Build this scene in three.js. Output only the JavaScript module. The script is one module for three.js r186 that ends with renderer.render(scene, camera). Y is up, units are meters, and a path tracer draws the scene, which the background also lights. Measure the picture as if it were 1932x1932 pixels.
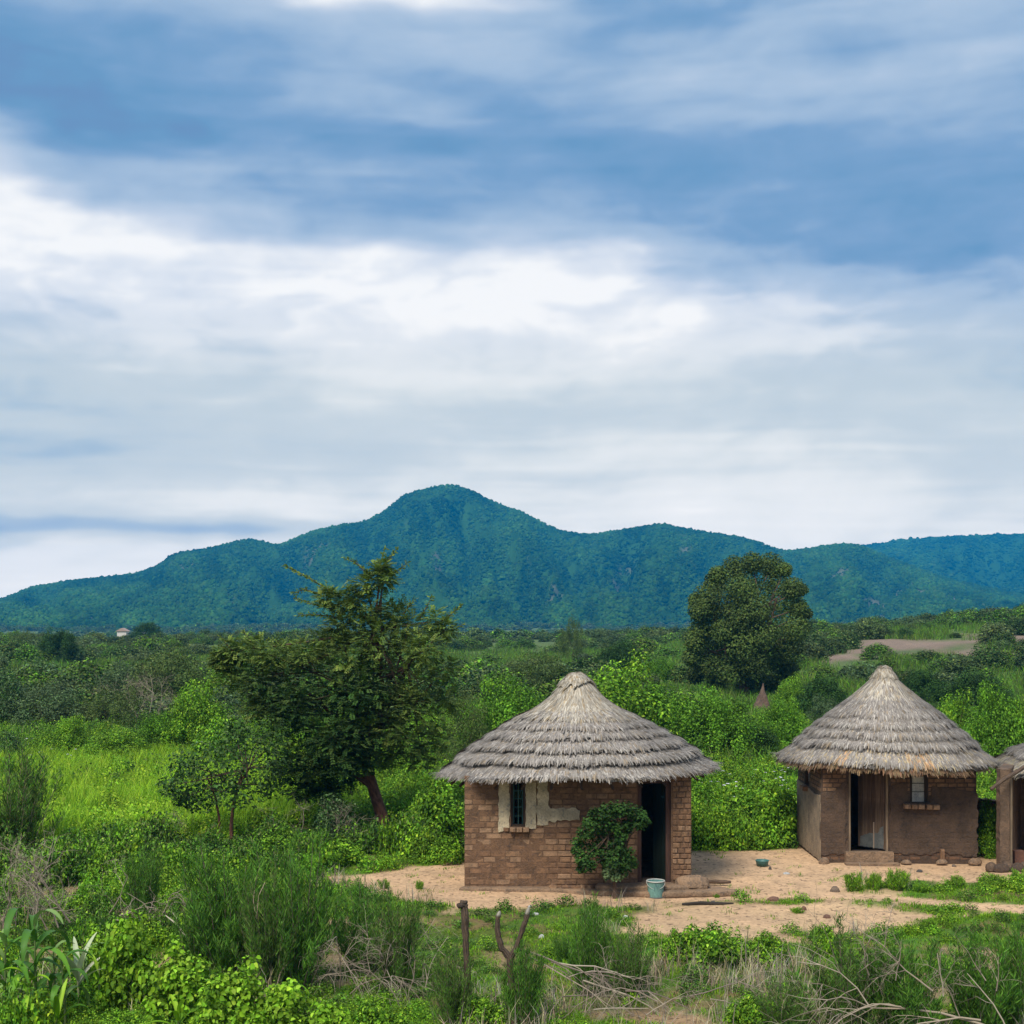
import * as THREE from 'three';
import { mergeGeometries } from 'three/addons/utils/BufferGeometryUtils.js';

// ---------------------------------------------------------------- camera, sky, sun, exposure
const scene = new THREE.Scene();
const camera = new THREE.PerspectiveCamera(38.07, 1, 0.5, 20000);
camera.position.set(0, 5, 0);                       // level camera on a rise about 5 m above the yard
camera.lookAt(0, 5, -10);
camera.setViewOffset(1024, 1024, 0, -97.5, 1024, 1024);   // lens shifted up: more sky than ground
camera.updateProjectionMatrix();

const renderer = new THREE.WebGLRenderer({ antialias: true });
renderer.setSize(1024, 1024);
renderer.toneMapping = THREE.LinearToneMapping;
renderer.toneMappingExposure = 1.62;
renderer.shadowMap.enabled = true;

const SUN_DIR = new THREE.Vector3(-0.26, 0.78, 0.57).normalize();
const sun = new THREE.DirectionalLight(new THREE.Color(1.0, 0.95, 0.82), 3.0);
sun.position.copy(SUN_DIR).multiplyScalar(120).add(new THREE.Vector3(0, 0, -30));
sun.target.position.set(0, 0, -30);
sun.castShadow = true;
sun.shadow.radius = 44;
sun.shadow.mapSize.set(4096, 4096);
Object.assign(sun.shadow.camera, { left: -60, right: 60, top: 60, bottom: -60, near: 1, far: 400 });
scene.add(sun, sun.target);

// ---------------------------------------------------------------- random numbers and noise
function rng(seed) {
  let s = seed | 0;
  return () => { s = (s + 0x6d2b79f5) | 0; let t = Math.imul(s ^ (s >>> 15), 1 | s); t = (t + Math.imul(t ^ (t >>> 7), 61 | t)) ^ t; return ((t ^ (t >>> 14)) >>> 0) / 4294967296; };
}
function hash(x, y, z, s) {
  let h = (Math.imul(x | 0, 374761393) + Math.imul(y | 0, 668265263) + Math.imul(z | 0, 2147483629) + Math.imul(s | 0, 1274126177)) | 0;
  h = Math.imul(h ^ (h >>> 13), 1274126177); h ^= h >>> 16;
  return (h >>> 0) / 4294967296;
}
const fade = (t) => t * t * t * (t * (t * 6 - 15) + 10);
function vnoise(x, y, z = 0, s = 0, per = 0) {        // smooth value noise, -1..1; per = lattice period for tiling textures
  const xi = Math.floor(x), yi = Math.floor(y), zi = Math.floor(z), u = fade(x - xi), v = fade(y - yi), w = fade(z - zi);
  const m = per ? (n) => ((n % per) + per) % per : (n) => n;
  const at = (i, j, k) => hash(m(xi + i), m(yi + j), zi + k, s);
  const l = (a, b, t) => a + (b - a) * t;
  return 2 * l(l(l(at(0, 0, 0), at(1, 0, 0), u), l(at(0, 1, 0), at(1, 1, 0), u), v), l(l(at(0, 0, 1), at(1, 0, 1), u), l(at(0, 1, 1), at(1, 1, 1), u), v), w) - 1;
}
function fbm(x, y, z = 0, oct = 4, s = 0, per = 0) {
  let a = 0, amp = 0.5, n = 0;
  for (let i = 0; i < oct; i++) { a += amp * vnoise(x, y, z, s + i * 17, per); n += amp; x *= 2; y *= 2; z *= 2; per *= 2; amp *= 0.5; }
  return a / n;
}
const clamp = (x, a = 0, b = 1) => Math.min(b, Math.max(a, x));
const lerp = (a, b, t) => a + (b - a) * t;
const smooth = (a, b, x) => { const t = clamp((x - a) / (b - a)); return t * t * (3 - 2 * t); };
const lin = (c) => (c <= 0.04045 ? c / 12.92 : Math.pow((c + 0.055) / 1.055, 2.4));
const srgb = (r, g, b) => [lin(r / 255), lin(g / 255), lin(b / 255)];
function curve(pts, x) {                               // monotone-ish smooth interpolation through [x, y] pairs
  if (x <= pts[0][0]) return pts[0][1];
  for (let i = 0; i < pts.length - 1; i++) if (x <= pts[i + 1][0]) {
    const p0 = pts[Math.max(0, i - 1)], p1 = pts[i], p2 = pts[i + 1], p3 = pts[Math.min(pts.length - 1, i + 2)], d = p2[0] - p1[0], t = (x - p1[0]) / d;
    const m1 = p2[0] === p0[0] ? 0 : (p2[1] - p0[1]) / (p2[0] - p0[0]) * d, m2 = p3[0] === p1[0] ? 0 : (p3[1] - p1[1]) / (p3[0] - p1[0]) * d;
    const t2 = t * t, t3 = t2 * t;
    return (2 * t3 - 3 * t2 + 1) * p1[1] + (t3 - 2 * t2 + t) * m1 + (-2 * t3 + 3 * t2) * p2[1] + (t3 - t2) * m2;
  }
  return pts[pts.length - 1][1];
}
// a photograph measure (1932 px wide, horizon at 1150) as a point of the place, at a given distance or on the flat ground
const F = 2800, HZ = 1150, EYE = 5;
const at = (x, y, d) => new THREE.Vector3((x - 966) * d / F, EYE - (y - HZ) * d / F, -d);
const groundDist = (y) => EYE * F / (y - HZ);
const onGround = (x, y) => { const d = groundDist(y); return [(x - 966) * d / F, d]; };

// ---------------------------------------------------------------- sky: layered stratus, bluish bellies and bright gaps
const AIR = 0.00023, GAIN = 1 / 1.62, GLOW = [0.0, 0.22, 0.46];   // air per metre; sky as shown; light that the air adds
const SKY_ROWS = [   // cloud brightness 0..9 by bearing (13 steps over the view) and height, top to bottom, every 50 units of 1/2800 rad
  '4555985543554', '3445996332455', '2334555424454', '1223444344344', '0123433455554', '0012342344443', '4002212112333', '7443432112222',
  '9543333322111', '9965445432112', '9999989853212', '8889999975433', '7788899897654', '5678888888754', '5566777776654', '4455666665443',
  '4445555555555', '3344455667655', '4455566676655', '6677777787766', '1122466777666', '7777777777777', '8888777777777', '8888888888888'];
function skyAt(az, el) {
  let gx = az * 2800 / 161 + 6, gy = (1150 - el * 2800) / 50;
  const w = fbm(az * 14, el * 60, 3, 4, 5);
  gx += 0.55 * w; gy += 0.55 * fbm(az * 11 + 9, el * 46, 8, 4, 6);
  const fold = (v, n) => { const p = 2 * n; v = ((v % p) + p) % p; return v > n ? p - v : v; };
  const away = smooth(12.5, 16, Math.abs(gx - 6) + 6) + smooth(0.5, -4, gy);
  gx = fold(gx, 12); gy = fold(gy, 22.99);
  const x0 = Math.min(11, Math.floor(gx)), y0 = Math.min(22, Math.floor(gy)), u = fade(gx - x0) * 0.6 + (gx - x0) * 0.4, v = fade(gy - y0) * 0.6 + (gy - y0) * 0.4;
  const g = (x, y) => +SKY_ROWS[y][x] / 9;
  let t = lerp(lerp(g(x0, y0), g(x0 + 1, y0), u), lerp(g(x0, y0 + 1), g(x0 + 1, y0 + 1), u), v);
  t = lerp(t, 0.5 + 0.28 * fbm(az * 3, el * 9, 1, 4, 21), 0.6 * clamp(away));
  const wx = 0.35 * fbm(az * 9, el * 30, 6, 4, 51), wy = 0.35 * fbm(az * 9 + 4, el * 30, 9, 4, 52), mid = smooth(0.10, 0.2, el) * smooth(0.30, 0.2, el);
  t += (0.10 - 0.06 * smooth(0.1, 0.16, el)) * fbm(az * 5, el * 230 + 3 * wy, 4, 4, 47) + 0.12 * fbm(az * 13 - el * 12 + wx, el * 58 + 2 * wy, 2, 5, 31) + (0.05 + 0.10 * mid) * (0.35 - 1.4 * Math.abs(fbm(az * 22 + wx * 2, el * 52 + wy * 3, 5, 5, 45))) + 0.05 * fbm(az * 45 - el * 25 + 3 * wx, el * 100 + 4 * wy, 2, 5, 41);
  t = clamp(t + (0.03 - 0.022 * smooth(0.18, 0.26, el)) * Math.sin(t * 6 * Math.PI) * Math.min(1, t * 4) * smooth(1, 0.85, t));   // layers of cloud lie over one another with edges
  const ramp = (stops) => { const q = t * (stops.length - 1), i = Math.min(stops.length - 2, Math.floor(q)), f = q - i; return stops[i].map((a, k) => lerp(a, stops[i + 1][k], f)); };
  const low = ramp([srgb(132, 170, 207), srgb(168, 193, 213), srgb(192, 208, 219), srgb(216, 225, 230), srgb(243, 245, 246)]);
  const high = ramp([srgb(92, 148, 192), srgb(124, 164, 204), srgb(164, 190, 218), srgb(196, 211, 230), srgb(243, 246, 249)]);
  const k = smooth(0.14, 0.22, el);
  const far = Math.min(4000, 175 / Math.tan(Math.max(el, 0.01))), T = Math.exp(-AIR * far);   // the sky stands behind the air of the valley
  return low.map((a, i) => Math.max(0.1, (lerp(a, high[i], k) * GAIN - GLOW[i] * 0.72 * (1 - T)) / T));
}
{
  const W = 4096, Hh = 2048, data = new Float32Array(W * Hh * 4);
  for (let j = 0; j < Hh; j++) {
    const el = ((j + 0.5) / Hh - 0.5) * Math.PI;
    if (j % 4 && (el > 0.55 || el < -0.03)) { data.copyWithin(j * W * 4, (j - 1) * W * 4, j * W * 4); continue; }   // smooth upper sky: coarse rows
    for (let i = 0; i < W; i++) {
      const az = ((i + 0.5) / W - 0.25) * 2 * Math.PI, a = az > Math.PI ? az - 2 * Math.PI : az;
      const o = (j * W + i) * 4;
      if ((el > 0.55 || Math.abs(a) > 0.6) && i % 4) { data.copyWithin(o, o - 4, o); continue; }
      if (el < -0.02) { data.set([0.30, 0.33, 0.30, 1], o); continue; }
      const squeeze = el > 0.6 ? Math.cos(Math.min(el, 1.5)) / Math.cos(0.6) : 1;
      const seam = smooth(2.6, Math.PI, Math.abs(a));
      let c = skyAt(a * squeeze, Math.max(el, 0.001));
      if (seam > 0) c = c.map((v, k) => lerp(v, skyAt(-a * squeeze, Math.max(el, 0.001))[k], seam * 0.5));
      const z = 1 + 0.35 * smooth(0.45, 1.3, el);        // an overcast sky is brighter towards the zenith
      data.set([c[0] * z, c[1] * z, c[2] * z, 1], o);
    }
  }
  const tex = new THREE.DataTexture(data, W, Hh, THREE.RGBAFormat, THREE.FloatType);
  tex.mapping = THREE.EquirectangularReflectionMapping;
  tex.magFilter = tex.minFilter = THREE.LinearFilter; tex.colorSpace = THREE.LinearSRGBColorSpace; tex.needsUpdate = true;
  scene.background = tex; scene.environment = tex;
}
scene.fog = new THREE.FogExp2(new THREE.Color().setRGB(0.0, 0.40, 0.95), AIR);   // the blue air that the far hills stand in

// ---------------------------------------------------------------- names and labels
const used = new Map();
function numbered(name) { const n = used.get(name) || 0; used.set(name, n + 1); return n ? `${name}_${String(n).padStart(3, '0')}` : name; }
function tag(o, label, category, group) { if (label) o.userData.label = label; if (category) o.userData.category = category; if (group) o.userData.group = group; return o; }
function thing(name, label, category, p = [0, 0, 0], group) { const g = new THREE.Group(); g.name = numbered(name); g.position.set(...p); scene.add(g); return tag(g, label, category, group); }
function part(name, geo, mat, parent, label) {
  const m = new THREE.Mesh(geo, mat); m.name = name; m.castShadow = m.receiveShadow = true; parent.add(m);
  if (label) m.userData.label = label;
  return m;
}
function top(name, geo, mat, kind, label, category) {
  const m = new THREE.Mesh(geo, mat); m.name = numbered(name); m.castShadow = m.receiveShadow = true; scene.add(m);
  if (kind) m.userData.kind = kind;
  return tag(m, label, category);
}

// ---------------------------------------------------------------- textures and materials
function dataTex(n, fn, color = true) {
  const a = new Uint8Array(n * n * 4);
  for (let j = 0; j < n; j++) for (let i = 0; i < n; i++) { const c = fn(i / n, j / n); for (let k = 0; k < 3; k++) a[(j * n + i) * 4 + k] = Math.round(255 * clamp(c[k])); a[(j * n + i) * 4 + 3] = 255; }
  const t = new THREE.DataTexture(a, n, n); t.wrapS = t.wrapT = THREE.RepeatWrapping; t.magFilter = THREE.LinearFilter; t.minFilter = THREE.LinearMipmapLinearFilter; t.generateMipmaps = true;
  if (color) t.colorSpace = THREE.SRGBColorSpace;
  t.needsUpdate = true; return t;
}
const grey = (v) => [v, v, v];
const grainTex = dataTex(512, (u, v) => { const a = fbm(u * 8, v * 8, 0, 5, 3, 8), b = fbm(u * 64, v * 64, 0, 3, 9, 64); const p = smooth(0.45, 0.6, fbm(u * 40, v * 40, 0, 2, 19, 40)); return [0.86 + 0.11 * a + 0.10 * b - 0.25 * p, 0.86 + 0.10 * a + 0.10 * b - 0.25 * p, 0.86 + 0.09 * a + 0.10 * b - 0.24 * p]; });
const roughTex = dataTex(512, (u, v) => grey(0.5 + 0.3 * fbm(u * 16, v * 16, 0, 6, 23, 16) + 0.2 * fbm(u * 90, v * 90, 0, 2, 29, 90)), false);
const clayTex = dataTex(512, (u, v) => { const a = fbm(u * 6, v * 6, 0, 5, 43, 6), b = fbm(u * 50, v * 50, 0, 3, 47, 50), s = smooth(0.3, 0.55, fbm(u * 24, v * 24, 0, 3, 53, 24)); return [0.84 + 0.16 * a + 0.1 * b - 0.12 * s, 0.84 + 0.15 * a + 0.1 * b - 0.10 * s, 0.84 + 0.14 * a + 0.1 * b - 0.06 * s]; });
const barkTex = dataTex(256, (u, v) => { const a = fbm(u * 24, v * 4, 0, 4, 61, 0); const f = 0.75 + 0.3 * fbm(Math.cos(u * 6.283) * 3 + 5, Math.sin(u * 6.283) * 3, v * 6, 4, 63) + 0.12 * a; return [f, f * 0.97, f * 0.93]; });
const woodTex = dataTex(256, (u, v) => { const f = 0.78 + 0.22 * fbm(u * 32, v * 3, 0, 4, 71, 0) + 0.1 * fbm(u * 6, v * 6, 0, 3, 73, 6); return [f, f, f]; });
function rep(t, x, y = x) { const c = t.clone(); c.repeat.set(x, y); c.needsUpdate = true; return c; }
const C = (r, g, b) => new THREE.Color().setRGB(r, g, b);
const std = (color, o = {}) => new THREE.MeshStandardMaterial({ color: color instanceof THREE.Color ? color : C(...color), roughness: 0.92, ...o });
const leafMat = (o = {}) => new THREE.MeshPhysicalMaterial({ color: C(1, 1, 1), vertexColors: true, roughness: 0.7, specularIntensity: 0.25, transmission: 0.35, thickness: 0, side: THREE.DoubleSide, ...o });
const dryMat = (o = {}) => new THREE.MeshStandardMaterial({ color: C(1, 1, 1), vertexColors: true, roughness: 0.95, side: THREE.DoubleSide, ...o });
const M = {
  leaf: leafMat(), glossLeaf: leafMat({ roughness: 0.5 }), dry: dryMat(),
  bark: std([0.16, 0.105, 0.075], { map: rep(barkTex, 1, 2), bumpMap: rep(barkTex, 1, 2), bumpScale: 0.015 }),
  redBark: std([0.20, 0.085, 0.055], { map: rep(barkTex, 1, 2), bumpMap: rep(barkTex, 1, 2), bumpScale: 0.015 }),
  paleBark: std([0.30, 0.25, 0.20], { map: rep(barkTex, 1, 2), bumpMap: rep(barkTex, 1, 2), bumpScale: 0.006 }),
  greenStem: std([0.14, 0.22, 0.06], { map: rep(barkTex, 1, 1) }),
};

// ---------------------------------------------------------------- geometry collector: leaves, blades, tubes
class GB {
  constructor() { this.p = []; this.c = []; this.u = []; this.i = []; }
  v(x, y, z, c, u = 0, v = 0) { this.p.push(x, y, z); this.c.push(c[0], c[1], c[2]); this.u.push(u, v); return this.p.length / 3 - 1; }
  // a leaf: base point, axis (unit), face normal (unit), length, width; folded along its midrib
  leaf(x, y, z, ax, ay, az, nx, ny, nz, L, W, c, fold = 0.18) {
    const sx = ay * nz - az * ny, sy = az * nx - ax * nz, sz = ax * ny - ay * nx, m = 0.45 * L, h = fold * W, w = W / 2;
    const a = this.v(x, y, z, c), t = this.v(x + ax * L - nx * h * 0.5, y + ay * L - ny * h * 0.5, z + az * L - nz * h * 0.5, c);
    const l = this.v(x + ax * m - sx * w + nx * h, y + ay * m - sy * w + ny * h, z + az * m - sz * w + nz * h, c);
    const r = this.v(x + ax * m + sx * w + nx * h, y + ay * m + sy * w + ny * h, z + az * m + sz * w + nz * h, c);
    this.i.push(a, r, t, a, t, l);
  }
  // a rounder leaf of six points
  leaf6(x, y, z, ax, ay, az, nx, ny, nz, L, W, c, fold = 0.16) {
    const sx = ay * nz - az * ny, sy = az * nx - ax * nz, sz = ax * ny - ay * nx, w = W / 2, q = (t, s, h) => this.v(x + ax * L * t + sx * w * s + nx * h * W, y + ay * L * t + sy * w * s + ny * h * W, z + az * L * t + sz * w * s + nz * h * W, c);
    const a = q(0, 0, 0), r1 = q(0.25, 0.9, fold), r2 = q(0.62, 0.85, fold), t = q(1, 0, -fold), l2 = q(0.62, -0.85, fold), l1 = q(0.25, -0.9, fold);
    this.i.push(a, r1, r2, a, r2, t, a, t, l2, a, l2, l1);
  }
  // a long leaf blade folded along its midrib
  blade(pts, widths, side, up, c, c2 = c, fold = 0.25) {
    let prev = null;
    for (let k = 0; k < pts.length; k++) {
      const q = pts[k], w = widths[k] / 2, f = k / (pts.length - 1), col = [0, 1, 2].map((j) => lerp(c[j], c2[j], f)), h = w * fold * 2;
      const row = [this.v(q[0] - side[0] * w + up[0] * h, q[1] - side[1] * w + up[1] * h, q[2] - side[2] * w + up[2] * h, col), this.v(...q, col.map((v) => v * 1.12)), this.v(q[0] + side[0] * w + up[0] * h, q[1] + side[1] * w + up[1] * h, q[2] + side[2] * w + up[2] * h, col)];
      if (prev) for (let s = 0; s < 2; s++) this.i.push(prev[s], prev[s + 1], row[s + 1], prev[s], row[s + 1], row[s]);
      prev = row;
    }
  }
  // a ribbon through points, with a width at each and a side direction
  ribbon(pts, widths, side, c, c2 = c) {
    let prev = -1;
    for (let k = 0; k < pts.length; k++) {
      const q = pts[k], w = widths[k] / 2, cc = k / (pts.length - 1), col = [0, 1, 2].map((j) => lerp(c[j], c2[j], cc));
      const a = this.v(q[0] - side[0] * w, q[1] - side[1] * w, q[2] - side[2] * w, col), b = this.v(q[0] + side[0] * w, q[1] + side[1] * w, q[2] + side[2] * w, col);
      if (prev >= 0) this.i.push(prev, prev + 1, b, prev, b, a);
      prev = a;
    }
  }
  // a tapered tube through points
  tube(pts, radii, sides, c, capEnd = true) {
    const ring = []; let up = [0.31, 0.2, 0.93], len = 0;
    for (let k = 0; k < pts.length; k++) {
      const a = pts[Math.max(0, k - 1)], b = pts[Math.min(pts.length - 1, k + 1)];
      let t = [b[0] - a[0], b[1] - a[1], b[2] - a[2]]; const tl = Math.hypot(...t) || 1; t = t.map((v) => v / tl);
      let n = [t[1] * up[2] - t[2] * up[1], t[2] * up[0] - t[0] * up[2], t[0] * up[1] - t[1] * up[0]]; const nl = Math.hypot(...n) || 1; n = n.map((v) => v / nl);
      const m = [n[1] * t[2] - n[2] * t[1], n[2] * t[0] - n[0] * t[2], n[0] * t[1] - n[1] * t[0]];
      if (k) len += Math.hypot(pts[k][0] - pts[k - 1][0], pts[k][1] - pts[k - 1][1], pts[k][2] - pts[k - 1][2]);
      const row = [];
      for (let s = 0; s <= sides; s++) { const f = s / sides * 2 * Math.PI, cs = Math.cos(f) * radii[k], sn = Math.sin(f) * radii[k]; row.push(this.v(pts[k][0] + n[0] * cs + m[0] * sn, pts[k][1] + n[1] * cs + m[1] * sn, pts[k][2] + n[2] * cs + m[2] * sn, c, s / sides, len)); }
      ring.push(row); up = m;
    }
    for (let k = 0; k < ring.length - 1; k++) for (let s = 0; s < sides; s++) { const a = ring[k][s], b = ring[k][s + 1], d = ring[k + 1][s], e = ring[k + 1][s + 1]; this.i.push(a, d, b, b, d, e); }
    if (capEnd) for (const [row, q, flip] of [[ring[ring.length - 1], pts[pts.length - 1], 0], [ring[0], pts[0], 1]]) { const o = this.v(...q, c); for (let s = 0; s < sides; s++) flip ? this.i.push(o, row[s], row[s + 1]) : this.i.push(o, row[s + 1], row[s]); }
  }
  get tris() { return this.i.length / 3; }
  geo() {
    const g = new THREE.BufferGeometry();
    g.setAttribute('position', new THREE.BufferAttribute(new Float32Array(this.p), 3));
    g.setAttribute('color', new THREE.BufferAttribute(new Float32Array(this.c), 3));
    g.setAttribute('uv', new THREE.BufferAttribute(new Float32Array(this.u), 2));
    g.setIndex(new THREE.BufferAttribute(new Uint32Array(this.i), 1));
    g.computeVertexNormals(); return g;
  }
}
const norm3 = (a) => { const l = Math.hypot(a[0], a[1], a[2]) || 1; return [a[0] / l, a[1] / l, a[2] / l]; };
const cross3 = (a, b) => [a[1] * b[2] - a[2] * b[1], a[2] * b[0] - a[0] * b[2], a[0] * b[1] - a[1] * b[0]];
function randDir(r) { const z = 2 * r() - 1, a = 2 * Math.PI * r(), s = Math.sqrt(1 - z * z); return [s * Math.cos(a), z, s * Math.sin(a)]; }
const tone = (c, f, r, j = 0.12) => { const k = f * (1 + j * (2 * r() - 1)); return [c[0] * k * (1 + 0.14 * (2 * r() - 1)), c[1] * k, c[2] * k * (1 + 0.2 * (2 * r() - 1))]; };

// ---------------------------------------------------------------- the lie of the land
function sdPoly(poly, x, y) {                         // signed distance, negative inside
  let d = 1e9, s = 1;
  for (let i = 0, j = poly.length - 1; i < poly.length; j = i++) {
    const [xi, yi] = poly[i], [xj, yj] = poly[j], ex = xj - xi, ey = yj - yi, wx = x - xi, wy = y - yi, t = clamp((wx * ex + wy * ey) / (ex * ex + ey * ey));
    d = Math.min(d, Math.hypot(wx - ex * t, wy - ey * t));
    if ((yi > y) !== (yj > y) && x < (xj - xi) * (y - yi) / (yj - yi) + xi) s = -s;
  }
  return s * d;
}
const YARD = [[-3.4, 27.3], [-1.0, 29.6], [2.0, 31.5], [3.7, 30.5], [5.9, 31.4], [8, 32.6], [10, 31.2], [16, 31], [16, 27.2], [9.2, 27.3], [6.6, 27.2], [6.0, 26.2], [8.6, 24.9], [12, 24.0], [12, 23.6], [8.4, 24.3], [5.4, 25.5], [3.0, 25.4], [1.1, 24.9], [-0.9, 24.6], [-2.6, 26.3]];
const PATCH = [[1.4, 22.7], [2.2, 24.6], [3.0, 25.6], [5.8, 25.6], [7.8, 24.3], [6.6, 23.2], [4.2, 22.5], [2.6, 22.6]];
const SOIL2 = [[-4.8, 17.0], [-7.5, 17.2], [-7.5, 18.6], [-4.6, 18.4]];
function soil(x, d) {
  const w = 0.35 * fbm(x * 0.9, d * 0.9, 0, 4, 81) + 0.18 * fbm(x * 3.1, d * 3.1, 0, 3, 82);
  let s = smooth(0.16, -0.16, sdPoly(YARD, x, d) + w);
  s = Math.max(s, 0.92 * smooth(0.2, -0.3, sdPoly(PATCH, x, d) + 1.5 * w + 0.15));
  if (d > 15 && d < 31) s = Math.max(s, 0.75 * smooth(0.2, 0.45, fbm(x * 0.75 + 4, d * 0.8, 0, 4, 84)));
  return clamp(s);
}
function land(x, d) {
  const far = smooth(36, 120, d), wide = smooth(60, 400, d);
  let h = 0.05 * fbm(x * 0.35, d * 0.35, 0, 4, 91) * smooth(14, 20, d);
  h += 0.12 * Math.max(0, fbm(x * 0.8, d * 0.8, 3, 3, 92)) * (1 - soil(x, d)) * (d < 60 ? 1 : 0) * smooth(15, 18, d);
  h += far * 0.5 * fbm(x * 0.05, d * 0.05, 0, 3, 93) + wide * 1.6 * fbm(x * 0.008, d * 0.008, 0, 4, 94);
  h -= 8 * smooth(160, 700, d) * (1 - 0.8 * smooth(40, 110, x) * smooth(400, 200, d));   // the plain drops into a wide valley before the hills
  h += 5.4 * Math.exp(-((x - 82) ** 2) / (2 * 27 ** 2) - ((d - 165) ** 2) / (2 * 42 ** 2)) * smooth(70, 110, d);
  h += 1.6 * Math.exp(-((x - 36) ** 2) / (2 * 16 ** 2) - ((d - 135) ** 2) / (2 * 26 ** 2)) * smooth(70, 110, d);
  return h;
}
function bareFar(x, d) {                               // bare reddish earth among the scrub of the plain
  const e = (cx, cd, rx, rd) => Math.hypot((x - cx) / rx, (d - cd) / rd);
  let b = Math.min(e(-32, 108, 7, 8), e(-20, 60, 2.2, 3.2), e(33, 122, 6, 10), e(46, 126, 6, 8), e(28, 150, 8, 7), e(50, 132, 6, 12), e(38, 172, 10, 9), e(25, 112, 4, 5));
  b += 1.25 * fbm(x * 0.22, d * 0.17, 0, 4, 97) + 0.15;
  let s = smooth(1.15, 0.8, b);
  if (d > 180) s = Math.max(s, 0.5 * smooth(0.35, 0.55, fbm(x * 0.02, d * 0.012, 0, 4, 98)));
  return s;
}
{
  const ds = [], xs = [];
  for (const d of [-80, -50, -30, -15, -6, 0, 5, 9, 12, 14]) ds.push(d);
  for (let d = 15; d < 34; d += 0.16) ds.push(d);
  for (let d = 34, s = 0.3; d < 3800; d += s, s *= 1.035) ds.push(d);
  const half = []; for (let x = 0, s = 0.16; x < 3000; x += s) { half.push(x); if (x > 13) s *= 1.07; }
  for (let k = half.length - 1; k > 0; k--) xs.push(-half[k]); xs.push(...half);
  const P = [], Cc = [], U = [], I = [], n = xs.length;
  for (const d of ds) for (const x of xs) {
    P.push(x, land(x, d), -d); U.push(x / 2.6, d / 2.6);
    const s = d < 60 ? soil(x, d) : bareFar(x, d);
    const r = fbm(x * 0.5, d * 0.5, 1, 4, 101), f = fbm(x * 2.4, d * 2.4, 1, 3, 102);
    const yard = Math.min(sdPoly(YARD, x, d), sdPoly(PATCH, x, d)) < 0.5, sand = d < 40 && !yard ? [0.34 + 0.06 * r, 0.215 + 0.04 * r, 0.13 + 0.02 * r] : d < 40 ? [0.56 + 0.08 * r, 0.365 + 0.055 * r, 0.222 + 0.03 * r] : [0.24 + 0.05 * r, 0.175 + 0.035 * r, 0.135 + 0.03 * r];
    const redsoil = [0.20, 0.115, 0.07], turf = [0.085 + 0.03 * f, 0.145 + 0.04 * r, 0.022];
    const cover = d > 45 ? [0.105 + 0.03 * r, 0.15 + 0.04 * r, 0.05] : turf.map((v, k) => lerp(v, redsoil[k], smooth(0.0, 0.4, f + 0.5 * r) * 0.7));
    for (let k = 0; k < 3; k++) Cc.push(lerp(cover[k], sand[k], s));
  }
  for (let j = 0; j < ds.length - 1; j++) for (let i = 0; i < n - 1; i++) { const a = j * n + i; I.push(a, a + 1, a + n + 1, a, a + n + 1, a + n); }
  const g = new THREE.BufferGeometry();
  g.setAttribute('position', new THREE.BufferAttribute(new Float32Array(P), 3)); g.setAttribute('color', new THREE.BufferAttribute(new Float32Array(Cc), 3)); g.setAttribute('uv', new THREE.BufferAttribute(new Float32Array(U), 2));
  g.setIndex(I); g.computeVertexNormals();
  top('ground', g, new THREE.MeshPhysicalMaterial({ color: C(1.18, 1.18, 1.18), vertexColors: true, roughness: 0.97, specularIntensity: 0.2, map: grainTex, bumpMap: roughTex, bumpScale: 0.03 }), 'structure', 'pale sandy earth and green turf of the yard and plain');
}

// ---------------------------------------------------------------- wooded hills on the horizon
const RIDGE = [[-1500, 1146], [-700, 1142], [-300, 1144], [-100, 1141], [0, 1134], [60, 1112], [130, 1100], [250, 1086], [290, 1074], [330, 1049], [380, 1040], [430, 1028], [465, 1020], [500, 1026], [525, 1031], [560, 1018], [610, 1000], [680, 985], [720, 966], [760, 936], [800, 922], [860, 917], [890, 926], [930, 945], [990, 970], [1050, 1000], [1085, 1008], [1160, 1005], [1200, 998], [1250, 993], [1300, 1000], [1350, 1008], [1420, 1020], [1490, 1041], [1560, 1033], [1615, 1031], [1700, 1064], [1800, 1098], [1932, 1122], [2100, 1136], [2600, 1143], [3400, 1147]];
const BACK = [[900, 1142], [1300, 1120], [1480, 1060], [1600, 1031], [1640, 1029], [1700, 1020], [1800, 1014], [1880, 1011], [1932, 1011], [2100, 1016], [2500, 1050], [3200, 1120], [3800, 1144]];
function hillShape(pts, D, seed) {
  const peak = (x) => Math.max(0, (HZ - curve(pts, x)) / F * D + EYE);
  return (x, d) => {                                   // x in photograph units of bearing, d = distance
    const wob = 0.07 * fbm(x * 0.006, 0, seed, 3, 111), t = (d / D - 0.5) / 0.5;
    const p = peak(x);
    const tt = clamp(t * (1 + wob * (1 - t))), up = t <= 1 ? 0.55 * Math.pow(tt, 1.5) + 0.45 * smooth(0.1, 1.0, tt) : 1 - 0.5 * smooth(1, 2.4, t);
    const spur = fbm(x * 0.011 + 0.5 * fbm(t * 2, x * 0.004, 0, 2, 7), t * 1.6, seed, 4, 113);
    return p * (up + 0.7 * (Math.min(spur, 0.12) - 0.12) * clamp(t * 1.5) * clamp(1.05 - t) * 1.6) + (t > 0 ? 0 : 0) - 9 * (1 - smooth(0, 0.45, t)) - 3 * (1 - clamp(t * 4));
  };
}
const rockAt = (x, t, s) => smooth(0.30, 0.5, fbm(x * 0.017, t * 5.5, s, 6, 121)) * smooth(0.1, 0.3, t) * smooth(0.9, 0.6, t) * (s === 1 ? 0.8 : 0);
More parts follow.
